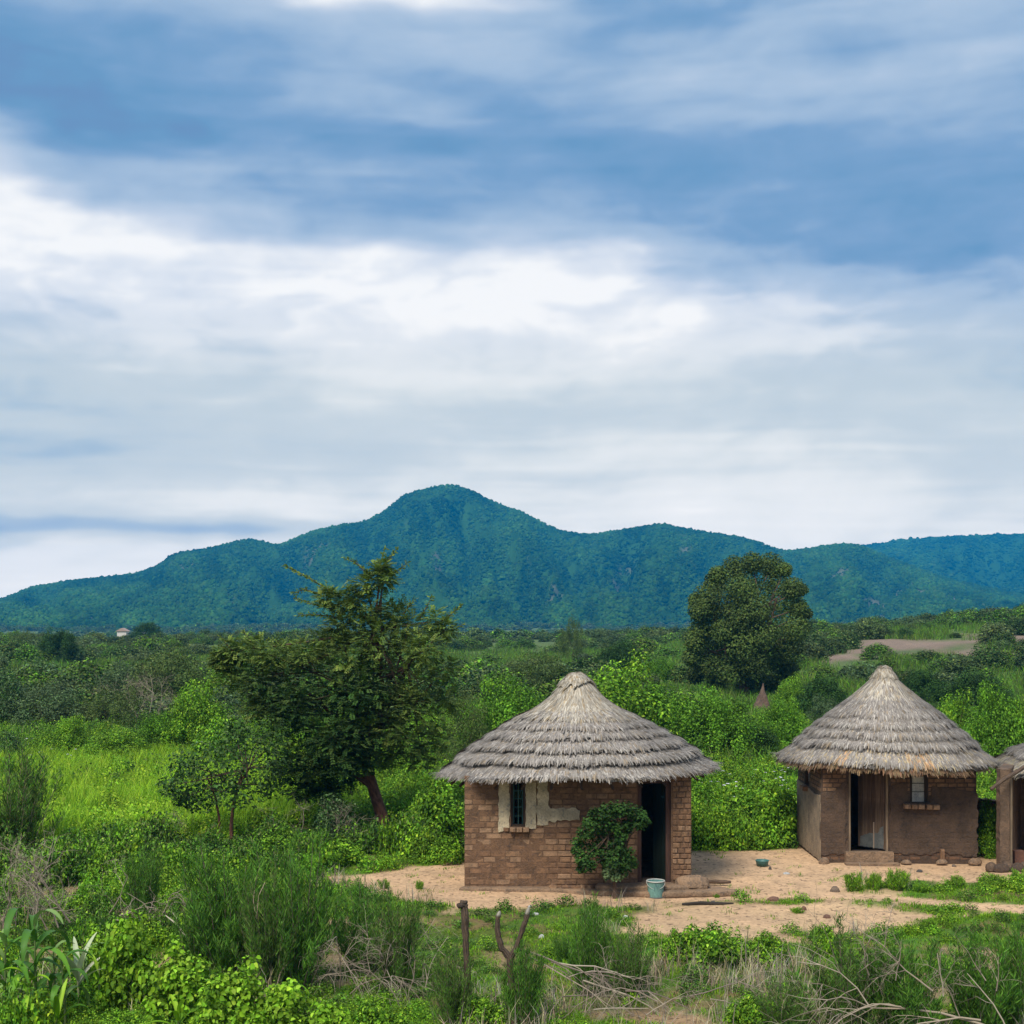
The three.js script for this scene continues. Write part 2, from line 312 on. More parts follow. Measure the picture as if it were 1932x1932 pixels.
function hills(name, pts, D, x0, x1, step, seed, tint, label) {
  const h = hillShape(pts, D, seed), P = [], Cc = [], U = [], I = [], rows = 120; let n = 0;
  for (let j = 0; j <= rows; j++) {
    const t = j / rows * 1.55, d = D * (0.5 + 0.5 * t); n = 0;
    for (let x = x0; x <= x1; x += step, n++) {
      const k = rockAt(x, t, seed), y = h(x, d) + (1 - k) * (3.5 * Math.abs(fbm(x * 0.35, t * 70, 0, 3, 131)) + 5 * Math.max(0, fbm(x * 0.09, t * 22, 4, 3, 132))) * clamp(t * 6);
      P.push((x - 966) * d / F, y, -d); U.push(x * 0.2, t * 60);
      const f = fbm(x * 0.05, t * 14, 0, 4, 133), g = fbm(x * 0.5, t * 100, 0, 2, 134);
      const green = [0.028 + 0.010 * f + 0.006 * g, 0.072 + 0.024 * f + 0.014 * g, 0.0125 + 0.003 * f + 0.002 * g], rock = [0.22, 0.17, 0.14];
      for (let q = 0; q < 3; q++) Cc.push(lerp(green[q] * tint, rock[q], k * 0.6));
    }
  }
  for (let j = 0; j < rows; j++) for (let i = 0; i < n - 1; i++) { const a = j * n + i; I.push(a, a + 1, a + n + 1, a, a + n + 1, a + n); }
  const g = new THREE.BufferGeometry();
  g.setAttribute('position', new THREE.BufferAttribute(new Float32Array(P), 3)); g.setAttribute('color', new THREE.BufferAttribute(new Float32Array(Cc), 3)); g.setAttribute('uv', new THREE.BufferAttribute(new Float32Array(U), 2));
  g.setIndex(I); g.computeVertexNormals();
  return top(name, g, new THREE.MeshPhysicalMaterial({ color: C(1, 1, 1), vertexColors: true, roughness: 1, specularIntensity: 0 }), 'structure', label);
}
const HILL_D = 1900, BACK_D = 2900;
hills('hills', RIDGE, HILL_D, -1400, 3300, 5, 1, 1, 'long wooded hill with one rounded summit behind the plain');
hills('distant_hills', BACK, BACK_D, 950, 3700, 8, 5, 1, 'flat-topped bluer ridge behind the right end of the wooded hill');

// ---------------------------------------------------------------- huts: shared pieces
const brickTones = [[0.285, 0.155, 0.084], [0.25, 0.134, 0.072], [0.325, 0.185, 0.102], [0.225, 0.122, 0.068], [0.365, 0.22, 0.13]];
const brickMats = brickTones.map((c, k) => std(c, { map: rep(clayTex, 2.2, 2.2), bumpMap: rep(roughTex, 3, 3), bumpScale: 0.010 }));
const darkBrickMats = [[0.19, 0.096, 0.052], [0.22, 0.112, 0.060], [0.16, 0.082, 0.046]].map((c) => std(c, { map: rep(clayTex, 2.2, 2.2), bumpMap: rep(roughTex, 3, 3), bumpScale: 0.008 }));
const mortar = std([0.19, 0.104, 0.058], { map: rep(clayTex, 1, 1), bumpMap: rep(roughTex, 1.5, 1.5), bumpScale: 0.02 });
const mud = std([0.108, 0.066, 0.043], { map: rep(clayTex, 0.9, 0.9), bumpMap: rep(roughTex, 1.4, 1.4), bumpScale: 0.022 });
const paleMud = std([0.36, 0.265, 0.175], { map: rep(clayTex, 0.9, 0.9), bumpMap: rep(roughTex, 1.4, 1.4), bumpScale: 0.018 });
const earth = std([0.33, 0.21, 0.13], { map: rep(clayTex, 0.8, 0.8), bumpMap: rep(roughTex, 1.2, 1.2), bumpScale: 0.03 });
const cream = std([0.58, 0.48, 0.33], { map: rep(clayTex, 1.1, 1.1), bumpMap: rep(roughTex, 1.6, 1.6), bumpScale: 0.012 });
function unitUV(g, s = 1) {                          // uv in metres from position, by the face's main direction
  const p = g.attributes.position, n = g.attributes.normal, uv = new Float32Array(p.count * 2);
  for (let k = 0; k < p.count; k++) {
    const x = p.getX(k), y = p.getY(k), z = p.getZ(k), a = Math.abs(n.getX(k)), b = Math.abs(n.getY(k)), c = Math.abs(n.getZ(k));
    uv[2 * k] = (a > b && a > c ? z : x) * s; uv[2 * k + 1] = (b > a && b > c ? z : y) * s;
  }
  g.setAttribute('uv', new THREE.BufferAttribute(uv, 2)); return g;
}
function box(w, h, d, x = 0, y = 0, z = 0) { const g = new THREE.BoxGeometry(w, h, d); g.translate(x, y, z); return unitUV(g); }
// a mud brick with chamfered, slightly uneven face edges; a few shared shapes, each 1 x 1 x 1, face towards +z
function rawBrick(seed, ratio) {
  const r = rng(seed), cx = 0.035, cy = cx * ratio, j = () => (r() - 0.5) * 0.035, P = [], quad = (a, b, c, d) => { P.push(...a, ...b, ...c, ...a, ...c, ...d); };
  const o = [[-0.5, -0.5], [0.5, -0.5], [0.5, 0.5], [-0.5, 0.5]].map(([x, y]) => [x + j(), y + j() * ratio * 0.6]);
  const f = o.map(([x, y], k) => [x - Math.sign(x) * (cx + 0.02 * r()), y - Math.sign(y) * (cy + 0.05 * r()), 0.5 - 0.06 * r()]);
  const m = o.map(([x, y]) => [x, y, 0.28]), b = o.map(([x, y]) => [x, y, -0.5]);
  quad(f[0], f[1], f[2], f[3]);
  for (let k = 0; k < 4; k++) { const n = (k + 1) % 4; quad(m[k], m[n], f[n], f[k]); quad(b[k], b[n], m[n], m[k]); }
  const g = new THREE.BufferGeometry(); g.setAttribute('position', new THREE.BufferAttribute(new Float32Array(P), 3)); g.computeVertexNormals();
  const uv = new Float32Array(P.length / 3 * 2), ou = r(), ov = r();
  for (let k = 0; k < P.length / 3; k++) { uv[2 * k] = P[3 * k] * 0.25 + ou; uv[2 * k + 1] = P[3 * k + 1] * 0.1 + ov + P[3 * k + 2] * 0.05; }
  g.setAttribute('uv', new THREE.BufferAttribute(uv, 2)); return g;
}
const BRICKS = Array.from({ length: 10 }, (_, k) => rawBrick(300 + k, 2.6));
// lay courses of bricks on a wall face at z = face; free(y0, y1) gives the x intervals that are wall at that height
function layBricks(hut, o) {
  const r = rng(o.seed); let n = o.count || 0; const rest = [];
  for (let k = 0, y = o.y0; y < o.y1 - 0.02; k++) {
    const h = o.h * (0.94 + 0.12 * r()), yc = y + h / 2;
    for (const [a, b] of o.free(y, y + h)) {
      let x = a - (k % 2 ? o.len * (0.35 + 0.3 * r()) : 0.02 * r());
      while (x < b - 0.03) {
        const L = o.len * (0.82 + 0.36 * r()), x0 = Math.max(a, x), x1 = Math.min(b, x + L); x += L;
        if (x1 - x0 < 0.05) continue;
        if (o.skip && o.skip((x0 + x1) / 2, yc, r)) continue;
        const proud = o.proud((x0 + x1) / 2, yc) + (r() - 0.5) * 0.009, q = o.joint * (o.gap ? o.gap(x0, yc) : 1), g = BRICKS[Math.floor(r() * BRICKS.length)], mat = o.mats[Math.floor(r() * o.mats.length)];
        const w = x1 - x0 - q * (0.7 + 0.6 * r()), hh = h - q * (0.7 + 0.6 * r());
        if (n < 300) {
          const m = part('brick', g, mat, hut);
          m.position.set((x0 + x1) / 2, yc, o.face + proud - 0.05); m.scale.set(w, hh, 0.1); m.rotation.set((r() - 0.5) * 0.05, (r() - 0.5) * 0.03, (r() - 0.5) * 0.025); n++;
        } else { const c = g.clone(); c.scale(w, hh, 0.1); c.translate((x0 + x1) / 2, yc, o.face + proud - 0.05); rest.push(c); }
      }
    }
    y += h;
  }
  if (rest.length) part('brick', mergeGeometries(rest), o.mats[0], hut).userData.kind = 'stuff';
  return n;
}
function intervals(a, b, holes, y0, y1) {             // [a, b] without the holes [x0, x1, yb, yt] that this height meets
  let out = [[a, b]];
  for (const [x0, x1, yb, yt] of holes) if (y1 > yb + 0.03 && y0 < yt - 0.03) out = out.flatMap(([p, q]) => (x1 <= p || x0 >= q ? [[p, q]] : [[p, x0], [x1, q]].filter(([s, t]) => t - s > 0.05)));
  return out;
}
function wallWithHoles(w, h, holes, t, x0 = 0) {       // upright slab from x0 to x0 + w with rectangular openings, thickness t towards -z from z = 0
  const s = new THREE.Shape([[x0, -0.25], [x0 + w, -0.25], [x0 + w, h], [x0, h]].map((p) => new THREE.Vector2(...p)));
  for (const [a, b, y0, y1] of holes) s.holes.push(new THREE.Path([[a, y0], [a, y1], [b, y1], [b, y0]].map((p) => new THREE.Vector2(...p))));
  const g = new THREE.ExtrudeGeometry(s, { depth: t, bevelEnabled: false }); g.translate(0, 0, -t); return unitUV(g);
}
function ragged(pts, r, amp, step = 0.05) {            // an outline with a crumbled edge
  const out = [];
  for (let k = 0; k < pts.length; k++) {
    const [x0, y0] = pts[k], [x1, y1] = pts[(k + 1) % pts.length], n = Math.max(1, Math.round(Math.hypot(x1 - x0, y1 - y0) / step));
    for (let i = 0; i < n; i++) out.push(new THREE.Vector2(lerp(x0, x1, i / n) + (i ? (r() - 0.5) * amp : 0), lerp(y0, y1, i / n) + (i ? (r() - 0.5) * amp : 0)));
  }
  return out;
}
function skin(pts, r, amp, z, depth, step) {           // a coat of plaster with a ragged outline and rounded lip
  const g = new THREE.ExtrudeGeometry(new THREE.Shape(ragged(pts, r, amp, step)), { depth: depth, bevelEnabled: true, bevelThickness: 0.004, bevelSize: 0.004, bevelSegments: 1 });
  g.translate(0, 0, z); return unitUV(g);
}
function lump(w, h, d, seed, flat = 0.15, res = 14) {   // an uneven mound or stone: a dome over an uneven outline
  const g = new THREE.SphereGeometry(1, res * 2, res), p = g.attributes.position;
  for (let k = 0; k < p.count; k++) {
    let x = p.getX(k), y = p.getY(k), z = p.getZ(k); const q = 1 + 0.22 * fbm(x * 1.6 + seed, y * 1.6, z * 1.6, 4, 141) + 0.08 * fbm(x * 6 + seed, y * 6, z * 6, 2, 142);
    y = y < -flat ? -flat + (y + flat) * 0.15 : y;
    p.setXYZ(k, x * q * w / 2, y * q * h, z * q * d / 2);
  }
  g.computeVertexNormals(); return unitUV(g);
}
// a thatched roof: tiers of straw over a rounded-square plan, each tier a part
function thatch(hut, o) {
  const r = rng(o.seed), N = 112, prof = o.profile, Rx = o.R[0], Rz = o.R[1];
  const rho = (f, s) => { const n = lerp(2, o.square, clamp(s)); return Math.pow(Math.pow(Math.abs(Math.cos(f)), n) + Math.pow(Math.abs(Math.sin(f)), n), -1 / n); };
  const base = (f, s) => {                              // roof surface at bearing f and share s of the way from apex to eave
    const q = rho(f, s) * (1 + 0.02 * fbm(Math.cos(f) * 2, Math.sin(f) * 2, o.seed, 3, 151));
    return [Math.cos(f) * s * q * Rx, curve(prof, s) + o.sag(f) * s * s + 0.03 * fbm(Math.cos(f) * 3, Math.sin(f) * 3, s * 4 + o.seed, 3, 152), -Math.sin(f) * s * q * Rz];
  };
  const wave = (f, k) => 0.045 * fbm(Math.cos(f) * 2.6, Math.sin(f) * 2.6, k * 3.7 + o.seed, 4, 153) + 0.024 * fbm(Math.cos(f) * 12, Math.sin(f) * 12, k * 5.1, 3, 154);
  o.tiers.forEach((t, k) => {
    const g = new GB(), lift = (s) => lerp(0.015, t.thick, clamp((s - t.s0) / (t.s1 - t.s0)));
    const colorAt = (f, s) => { const c = t.color(f, s, r), n = fbm(Math.cos(f) * 5, Math.sin(f) * 5, s * 9 + k, 3, 155); return c.map((v) => v * (1 + 0.25 * n)); };
    // the packed body of the tier
    const rows = 6, ids = [];
    for (let j = 0; j <= rows + 2; j++) {
      const row = [];
      for (let i = 0; i <= N; i++) {
        const f = i / N * 2 * Math.PI, s1 = t.s1 + wave(f, k); let s = lerp(t.s0, s1, Math.min(j, rows) / rows), up = lift(s);
        if (j === rows + 1) { s = s1 - 0.016; up = Math.max(-0.02, t.thick - 0.06); } if (j === rows + 2) { s = Math.max(t.s0, s1 - 0.17); up = -0.03; }
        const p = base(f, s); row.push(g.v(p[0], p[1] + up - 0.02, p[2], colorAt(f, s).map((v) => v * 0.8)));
      }
      ids.push(row);
    }
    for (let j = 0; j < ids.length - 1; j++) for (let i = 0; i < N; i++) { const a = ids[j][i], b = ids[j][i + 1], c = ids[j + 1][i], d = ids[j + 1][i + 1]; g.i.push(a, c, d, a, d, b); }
    // loose straws, lying down the slope; the lowest ones stand over the edge
    const count = Math.round(o.straws * (t.s1 * t.s1 - t.s0 * t.s0) * (t.dense || 1));
    for (let q = 0; q < count; q++) {
      const f = r() * 2 * Math.PI, s1 = t.s1 + wave(f, k), edge = r() < 0.34;
      const s = edge ? lerp(s1 - 0.075, s1 - 0.012, r()) : lerp(t.s0, s1 - 0.07, Math.pow(r(), 0.8)), L = (edge ? 0.14 : 0.22) * (0.5 + 0.9 * r()) * (t.len || 1), e = 0.012;
      const a = base(f, s), b = base(f, s + e), fd = norm3([b[0] - a[0], b[1] - a[1], b[2] - a[2]]);
      let sd = norm3(cross3(fd, [0, 1, 0])); const sk = (r() - 0.5) * (edge ? 0.55 : 0.4), up = norm3(cross3(sd, fd));
      const dir = norm3(fd.map((v, m) => v + sd[m] * sk + up[m] * (0.02 + 0.10 * r() * r())));
      const y0 = lift(s) - 0.01 + 0.022 * r(), droop = edge ? 0.02 + 0.30 * r() * r() : 0.02, w = 0.010 + 0.014 * r();
      const p0 = [a[0], a[1] + y0, a[2]], p1 = p0.map((v, m) => v + dir[m] * L * 0.55), p2 = p1.map((v, m) => v + dir[m] * L * 0.45); p1[1] += 0.005; p2[1] -= droop * L * (edge ? 1 : 0.6);
      const tn = 0.62 + 0.7 * r(), c = colorAt(f, s).map((v) => v * tn), c2 = c.map((v) => v * 0.92);
      g.ribbon([p0, p1, p2], [w, w, w * 0.5], sd, c, c2);
    }
    const m = part(t.name || 'thatch_tier', g.geo(), M.dry, hut);
    if (t.label) m.userData.label = t.label;
  });
}
const greyStraw = (f, s, r) => { const q = r(); return q < 0.62 ? [0.225, 0.196, 0.178] : q < 0.9 ? [0.33, 0.295, 0.262] : [0.25, 0.19, 0.13]; };
const paleStraw = (f, s, r) => { const q = r(); return q < 0.55 ? [0.33, 0.285, 0.23] : q < 0.85 ? [0.41, 0.365, 0.305] : [0.31, 0.23, 0.14]; };
const brownStraw = (f, s, r) => [0.15 + 0.06 * r(), 0.095 + 0.03 * r(), 0.06];

// ---------------------------------------------------------------- the left hut
{
  const Z = -26.4, X0 = -0.845, X1 = 3.19, H = 2.02, hut = thing('thatched_hut', 'brown brick hut with cream plaster patches by its window and a small tree in front', 'hut', [0, 0, Z]);
  const win = [-0.02, 0.236, 1.134, 1.93], door = [2.235, 2.83, 0.12, 1.97];
  // walls: front slab with its openings, sides and back butted behind it
  part('wall', wallWithHoles(X1 - X0, H, [win, door], 0.22, X0), mortar, hut);
  part('wall', box(0.22, H + 0.25, 3.3, X0 + 0.114, H / 2 - 0.125, -0.222 - 1.65), mortar, hut);
  part('wall', box(0.22, H + 0.25, 3.3, X1 - 0.114, H / 2 - 0.125, -0.222 - 1.65), mortar, hut);
  part('wall', box(X1 - X0 - 0.46, H + 0.25, 0.22, (X0 + X1) / 2, H / 2 - 0.125, -3.41), mortar, hut);
  const smear = (x, y) => smooth(0.35, 1.1, x + 0.35 * fbm(x * 2, y * 2, 0, 3, 161)) * smooth(1.75, 1.35, y + 0.2 * fbm(x * 3, y * 3, 1, 2, 162));   // the left of the wall is smeared over with mud
  let n = layBricks(hut, { seed: 11, y0: 0.0, y1: 2.0, h: 0.102, len: 0.235, joint: 0.014, face: 0, mats: brickMats, free: (a, b) => intervals(X0, 2.235, [win], a, b), proud: (x, y) => lerp(0.004, 0.014, smear(x, y)), gap: (x, y) => lerp(0.3, 0.95, smear(x, y)) });
  layBricks(hut, { seed: 12, y0: 0.18, y1: 1.98, h: 0.098, len: 0.145, joint: 0.018, face: 0, count: n, mats: brickMats, free: () => [[2.85, X1]], proud: () => 0.016 });
  const r = rng(71);
  part('plaster_patch', skin([[-0.236, 1.04], [-0.05, 1.12], [-0.045, 1.95], [-0.236, 1.95]], r, 0.03, 0.012, 0.010, 0.06), cream, hut, 'cream plaster strip left of the window');
  part('plaster_patch', skin([[0.245, 1.105], [0.425, 1.108], [0.43, 1.95], [0.245, 1.95]], r, 0.026, 0.012, 0.011, 0.06), cream, hut, 'cream plaster strip right of the window');
  part('plaster_patch', skin([[0.448, 1.17], [0.64, 1.172], [0.655, 1.255], [0.77, 1.215], [0.80, 1.262], [1.20, 1.258], [1.205, 1.42], [1.13, 1.47], [0.68, 1.462], [0.642, 1.52], [0.638, 1.95], [0.45, 1.95]], r, 0.034, 0.013, 0.010, 0.055), cream, hut, 'stepped cream plaster patch reaching right along the wall');
  // window: timber reveal, green steel frame, a few panes, brick-end sill
  const timber = std([0.075, 0.045, 0.028], { map: rep(woodTex, 2, 1) }), steel = std([0.035, 0.12, 0.11], { roughness: 0.6, map: rep(clayTex, 3, 3) }), glass = new THREE.MeshPhysicalMaterial({ color: C(0.85, 0.93, 0.95), transmission: 1, thickness: 0, roughness: 0.08 });
  const w = new THREE.Group(); w.name = 'window'; hut.add(w);
  part('window_frame', mergeGeometries([box(0.03, 0.78, 0.12, -0.003, 1.53, -0.1), box(0.03, 0.78, 0.12, 0.219, 1.53, -0.1), box(0.19, 0.03, 0.12, 0.108, 1.151, -0.1), box(0.19, 0.03, 0.12, 0.108, 1.91, -0.1)]), timber, w);
  const bars = []; for (const x of [0.030, 0.112, 0.188]) bars.push(box(0.016, 0.72, 0.02, x, 1.53, -0.12)); for (const y of [1.31, 1.47, 1.62, 1.76]) bars.push(box(0.066, 0.014, 0.016, 0.071, y, -0.12), box(0.06, 0.014, 0.016, 0.15, y, -0.12));
  part('glazing_bar', mergeGeometries(bars), steel, w);
  for (const [x, y, hh] of [[0.15, 1.545, 0.13], [0.071, 1.69, 0.12], [0.15, 1.69, 0.12], [0.15, 1.39, 0.14]]) part('pane', box(0.062, hh, 0.004, x, y, -0.118), glass, w);
  for (let k = 0; k < 4; k++) { const m = part('sill_brick', BRICKS[k + 2], brickMats[k === 0 ? 1 : 4], hut); m.scale.set(0.105, 0.082, 0.16); m.position.set(-0.105 + k * 0.118, 1.090, k === 0 ? -0.045 : 0.035); m.rotation.z = (k - 1.5) * 0.03; }
  // doorway: reddish frame, dark green plank door standing inwards
  const doorRed = std([0.10, 0.045, 0.03], { map: rep(woodTex, 2, 1) }), darkGreen = std([0.008, 0.022, 0.014], { roughness: 0.7, map: rep(woodTex, 3, 1) });
  part('door_frame', mergeGeometries([box(0.07, 1.85, 0.10, 2.272, 1.045, -0.10), box(0.085, 1.85, 0.10, 2.785, 1.045, -0.10), box(0.43, 0.07, 0.10, 2.525, 1.935, -0.10)]), doorRed, hut);
  const dr = new THREE.Group(); dr.name = 'door'; dr.position.set(2.74, 0.14, -0.17); dr.rotation.y = -1.18; hut.add(dr);
  for (let k = 0; k < 4; k++) part('plank', box(0.102, 1.80, 0.025, -0.055 - k * 0.106, 0.90, (k % 2) * 0.004), darkGreen, dr);
  part('hinge', box(0.10, 0.03, 0.008, -0.05, 1.5, 0.022), steel, dr);
  // raised mud plinth and lower terrace before the door, crumbled brick at the foot of the wall
  const slab = (pts, hgt, seed) => { const g = new THREE.ExtrudeGeometry(new THREE.Shape(ragged(pts, rng(seed), 0.06, 0.12)), { depth: hgt, bevelEnabled: true, bevelThickness: 0.03, bevelSize: 0.03, bevelSegments: 2, curveSegments: 4 }); g.rotateX(-Math.PI / 2); return unitUV(g); };
  const p1 = part('plinth', slab([[1.55, 0.05], [1.5, -0.30], [2.2, -0.34], [2.9, -0.30], [3.42, -0.22], [3.48, 0.25], [3.25, 0.5], [2.0, 0.5]].map(([x, z]) => [x, z]), 0.11, 5), earth, hut, 'raised earth ledge under the doorway');
  p1.position.y = 0.0;
  const p2 = part('plinth', slab([[-0.86, 0.02], [-0.9, -0.10], [0.4, -0.20], [1.5, -0.42], [2.6, -0.52], [3.9, -0.40], [3.95, -0.25], [3.5, 0.1], [1.6, 0.1]], 0.045, 6), earth, hut, 'low worn earth step along the foot of the wall');
  p2.position.y = 0;
  part('rubble', lump(0.62, 0.17, 0.34, 3), earth, hut).position.set(3.2, 0.13, 0.12);
  for (let k = 0; k < 9; k++) { const m = part('broken_brick', BRICKS[k], brickMats[k % 5], hut); m.scale.set(0.10 + 0.12 * r(), 0.06 + 0.03 * r(), 0.09); m.position.set(lerp(-0.7, 2.0, r()), 0.075, 0.09 + 0.10 * r()); m.rotation.set(-1.2 * r(), r() * 0.8, r() * 0.3); }
  // roof
  const C0 = 1.22, Zc = -1.8, roof = new THREE.Group(); roof.name = 'roof'; roof.position.set(C0, 0, Zc); hut.add(roof);
  const prof = [[0, 3.77], [0.03, 3.755], [0.06, 3.70], [0.085, 3.63], [0.12, 3.54], [0.19, 3.34], [0.27, 3.17], [0.38, 2.985], [0.50, 2.80], [0.60, 2.63], [0.70, 2.46], [0.80, 2.29], [0.90, 2.12], [1.0, 1.94]];
  thatch(roof, {
    seed: 21, R: [2.56, 2.56], square: 2.5, profile: prof, straws: 34000,
    sag: (f) => -0.15 * Math.max(0, -Math.cos(f)) ** 2 + 0.05 * Math.max(0, Math.cos(f)) ** 2,
    tiers: [
      { s0: 0.80, s1: 1.0, thick: 0.16, color: greyStraw }, { s0: 0.68, s1: 0.885, thick: 0.21, color: greyStraw }, { s0: 0.56, s1: 0.775, thick: 0.21, color: greyStraw }, { s0: 0.46, s1: 0.66, thick: 0.19, color: greyStraw },
      { s0: 0.36, s1: 0.56, thick: 0.165, color: greyStraw }, { s0: 0.26, s1: 0.46, thick: 0.13, color: (f, s, q) => (q() < 0.5 ? greyStraw(f, s, q) : paleStraw(f, s, q)) },
      { s0: 0.075, s1: 0.365, thick: 0.05, color: paleStraw, dense: 1.6, label: 'pale upper slope of combed straw' }, { s0: 0.0, s1: 0.135, thick: 0.13, color: paleStraw, dense: 2.4, len: 0.45, name: 'roof_cap' },
    ],
  });
  for (let k = 0; k < 28; k++) { const a = k / 28 * 2 * Math.PI, g = new GB(), q = (s) => [Math.cos(a) * s * 2.5, curve(prof, s) - 0.12 - 0.15 * Math.max(0, -Math.cos(a)) ** 2 * s * s, -Math.sin(a) * s * 2.45]; g.tube([q(0.03), q(0.5), q(0.97)], [0.02, 0.03, 0.028], 6, [1, 1, 1]); part('rafter', g.geo(), M.bark, roof); }
}

// ---------------------------------------------------------------- the hut to the right of the yard
{
  const Z = -29.3, X0 = 6.11, X1 = 9.17, H = 1.92, D = 2.42, hut = thing('thatched_hut', 'dark mud-plastered hut with pale side wall, plank door and window above a brick ledge', 'hut', [0, 0, Z]);
  const door = [6.65, 7.42, 0.22, 1.90], win = [7.86, 8.21, 1.19, 1.84];
  part('wall', wallWithHoles(X1 - X0, H, [door, win], 0.2, X0), mud, hut);
  // side wall with its small window
  const side = new THREE.Shape([[0.202, -0.25], [D, -0.25], [D, H], [0.202, H]].map((p) => new THREE.Vector2(...p)));
  side.holes.push(new THREE.Path([[1.22, 1.36], [1.22, 1.80], [1.62, 1.80], [1.62, 1.36]].map((p) => new THREE.Vector2(...p))));
  const sg = new THREE.ExtrudeGeometry(side, { depth: 0.2, bevelEnabled: false }); sg.rotateY(Math.PI / 2); sg.translate(X0, 0, 0); part('wall', unitUV(sg), mud, hut);
  part('wall', box(0.2, H + 0.25, D - 0.202, X1 - 0.1, H / 2 - 0.125, -0.202 - (D - 0.202) / 2), mud, hut);
  part('wall', box(X1 - X0 - 0.404, H + 0.25, 0.2, (X0 + X1) / 2, H / 2 - 0.125, -D + 0.1), mud, hut);
  let n = layBricks(hut, { seed: 31, y0: 1.32, y1: 1.91, h: 0.084, len: 0.205, joint: 0.012, face: 0, mats: brickMats.slice(0, 4), free: (a, b) => intervals(X0 + 0.02, X1, [[6.60, 7.47, 0, 3], win], a, b), proud: () => 0.008, skip: (x, y, q) => y < 1.42 && q() < 0.25 });
  n = layBricks(hut, { seed: 32, y0: 0.05, y1: 0.22, h: 0.084, len: 0.205, joint: 0.014, face: 0, count: n, mats: darkBrickMats, free: (a, b) => intervals(X0, X1, [[6.60, 7.47, 0, 3]], a, b), proud: () => 0.006 });
  const r = rng(77);
  // brown coat over the courses, its top edge worn away
  part('mud_coat', skin([[X0 - 0.012, 0.16], [6.585, 0.18], [6.585, 1.62], [6.47, 1.50], [6.33, 1.40], [X0 - 0.012, 1.36]], r, 0.05, 0.006, 0.012, 0.07), mud, hut, 'dark mud coat left of the door');
  part('mud_coat', skin([[7.46, 0.20], [8.3, 0.17], [8.45, 0.22], [X1 + 0.01, 0.10], [X1 + 0.01, 1.37], [8.8, 1.45], [8.40, 1.50], [8.30, 1.52], [8.25, 1.18], [7.82, 1.18], [7.79, 1.58], [7.62, 1.55], [7.46, 1.50]], r, 0.05, 0.006, 0.012, 0.07), mud, hut, 'dark mud coat right of the door');
  for (let k = 0; k < 9; k++) part('coat_course', skin([[7.5, 0.3 + k * 0.098], [9.16, 0.3 + k * 0.098], [9.16, 0.375 + k * 0.098], [7.5, 0.375 + k * 0.098]], r, 0.016, 0.0145, 0.006, 0.11), mud, hut);
  for (let k = 0; k < 11; k++) part('coat_course', skin([[6.12, 0.3 + k * 0.098], [6.57, 0.3 + k * 0.098], [6.57, 0.375 + k * 0.098], [6.12, 0.375 + k * 0.098]], r, 0.016, 0.0145, 0.006, 0.11), mud, hut);
  const sc = skin([[-D, 0.05], [-0.03, 0.02], [-0.015, 1.32], [-0.5, 1.28], [-0.9, 1.31], [-1.1, 1.33], [-1.7, 1.36], [-D, 1.37]], r, 0.03, 0.006, 0.014, 0.09); sc.rotateY(-Math.PI / 2); sc.scale(1, 1, 1); sc.translate(X0, 0, 0); part('mud_coat', unitUV(sc), paleMud, hut, 'smooth pale grey-brown coat on the side wall');
  // side bricks over the pale coat
  for (let k = 0; k < 6; k++) for (let q = 0; q < 11; q++) { const z = -0.12 - q * 0.21 - (k % 2) * 0.1, y = 1.43 + k * 0.086; if (z < -D + 0.1 || (z > -1.72 && z < -1.14 && y > 1.30 && y < 1.82)) continue; const m = part('brick', BRICKS[(k * 7 + q) % 10], brickMats[(k * 3 + q * 2) % 4], hut); m.scale.set(0.195, 0.074, 0.1); m.rotation.y = -Math.PI / 2; m.position.set(X0 + 0.042, y, z); }
  const cloth = std([0.62, 0.60, 0.56], { map: rep(clayTex, 2, 2) }), pale = std([0.52, 0.50, 0.49], { roughness: 0.8, map: rep(clayTex, 2, 2) }), timber = std([0.055, 0.032, 0.020], { map: rep(woodTex, 2, 1) }), steel = std([0.05, 0.055, 0.055], { roughness: 0.6 });
  const sw = new THREE.Group(); sw.name = 'side_window'; hut.add(sw);
  part('curtain', box(0.01, 0.33, 0.22, X0 + 0.06, 1.60, -1.42), cloth, sw);
  { const b = part('sill_brick', BRICKS[2], brickMats[2], sw); b.scale.set(0.34, 0.09, 0.16); b.rotation.y = -Math.PI / 2; b.position.set(X0 - 0.05, 1.305, -1.42); }
  // front window: dark reveal, three pale sheets between bars, ledge of five brick ends
  const fw = new THREE.Group(); fw.name = 'window'; hut.add(fw);
  part('window_frame', mergeGeometries([box(0.045, 0.62, 0.10, 7.885, 1.515, -0.08), box(0.05, 0.62, 0.10, 8.185, 1.515, -0.08)]), timber, fw);
  for (const [y, hh] of [[1.290, 0.185], [1.475, 0.15], [1.63, 0.12]]) part('pane', box(0.244, hh, 0.006, 8.034, y, -0.075), pale, fw);
  part('glazing_bar', mergeGeometries([box(0.246, 0.017, 0.02, 8.034, 1.393, -0.072), box(0.246, 0.017, 0.02, 8.034, 1.560, -0.072)]), steel, fw);
  for (let k = 0; k < 5; k++) { const b = part('sill_brick', BRICKS[k + 3], brickMats[k % 2 ? 2 : 4], hut); b.scale.set(0.125 - 0.012 * (k % 2), 0.10, 0.20); b.position.set(7.775 + k * 0.138 + (k > 2 ? 0.02 : 0), 1.125 - 0.004 * k, 0.06); }
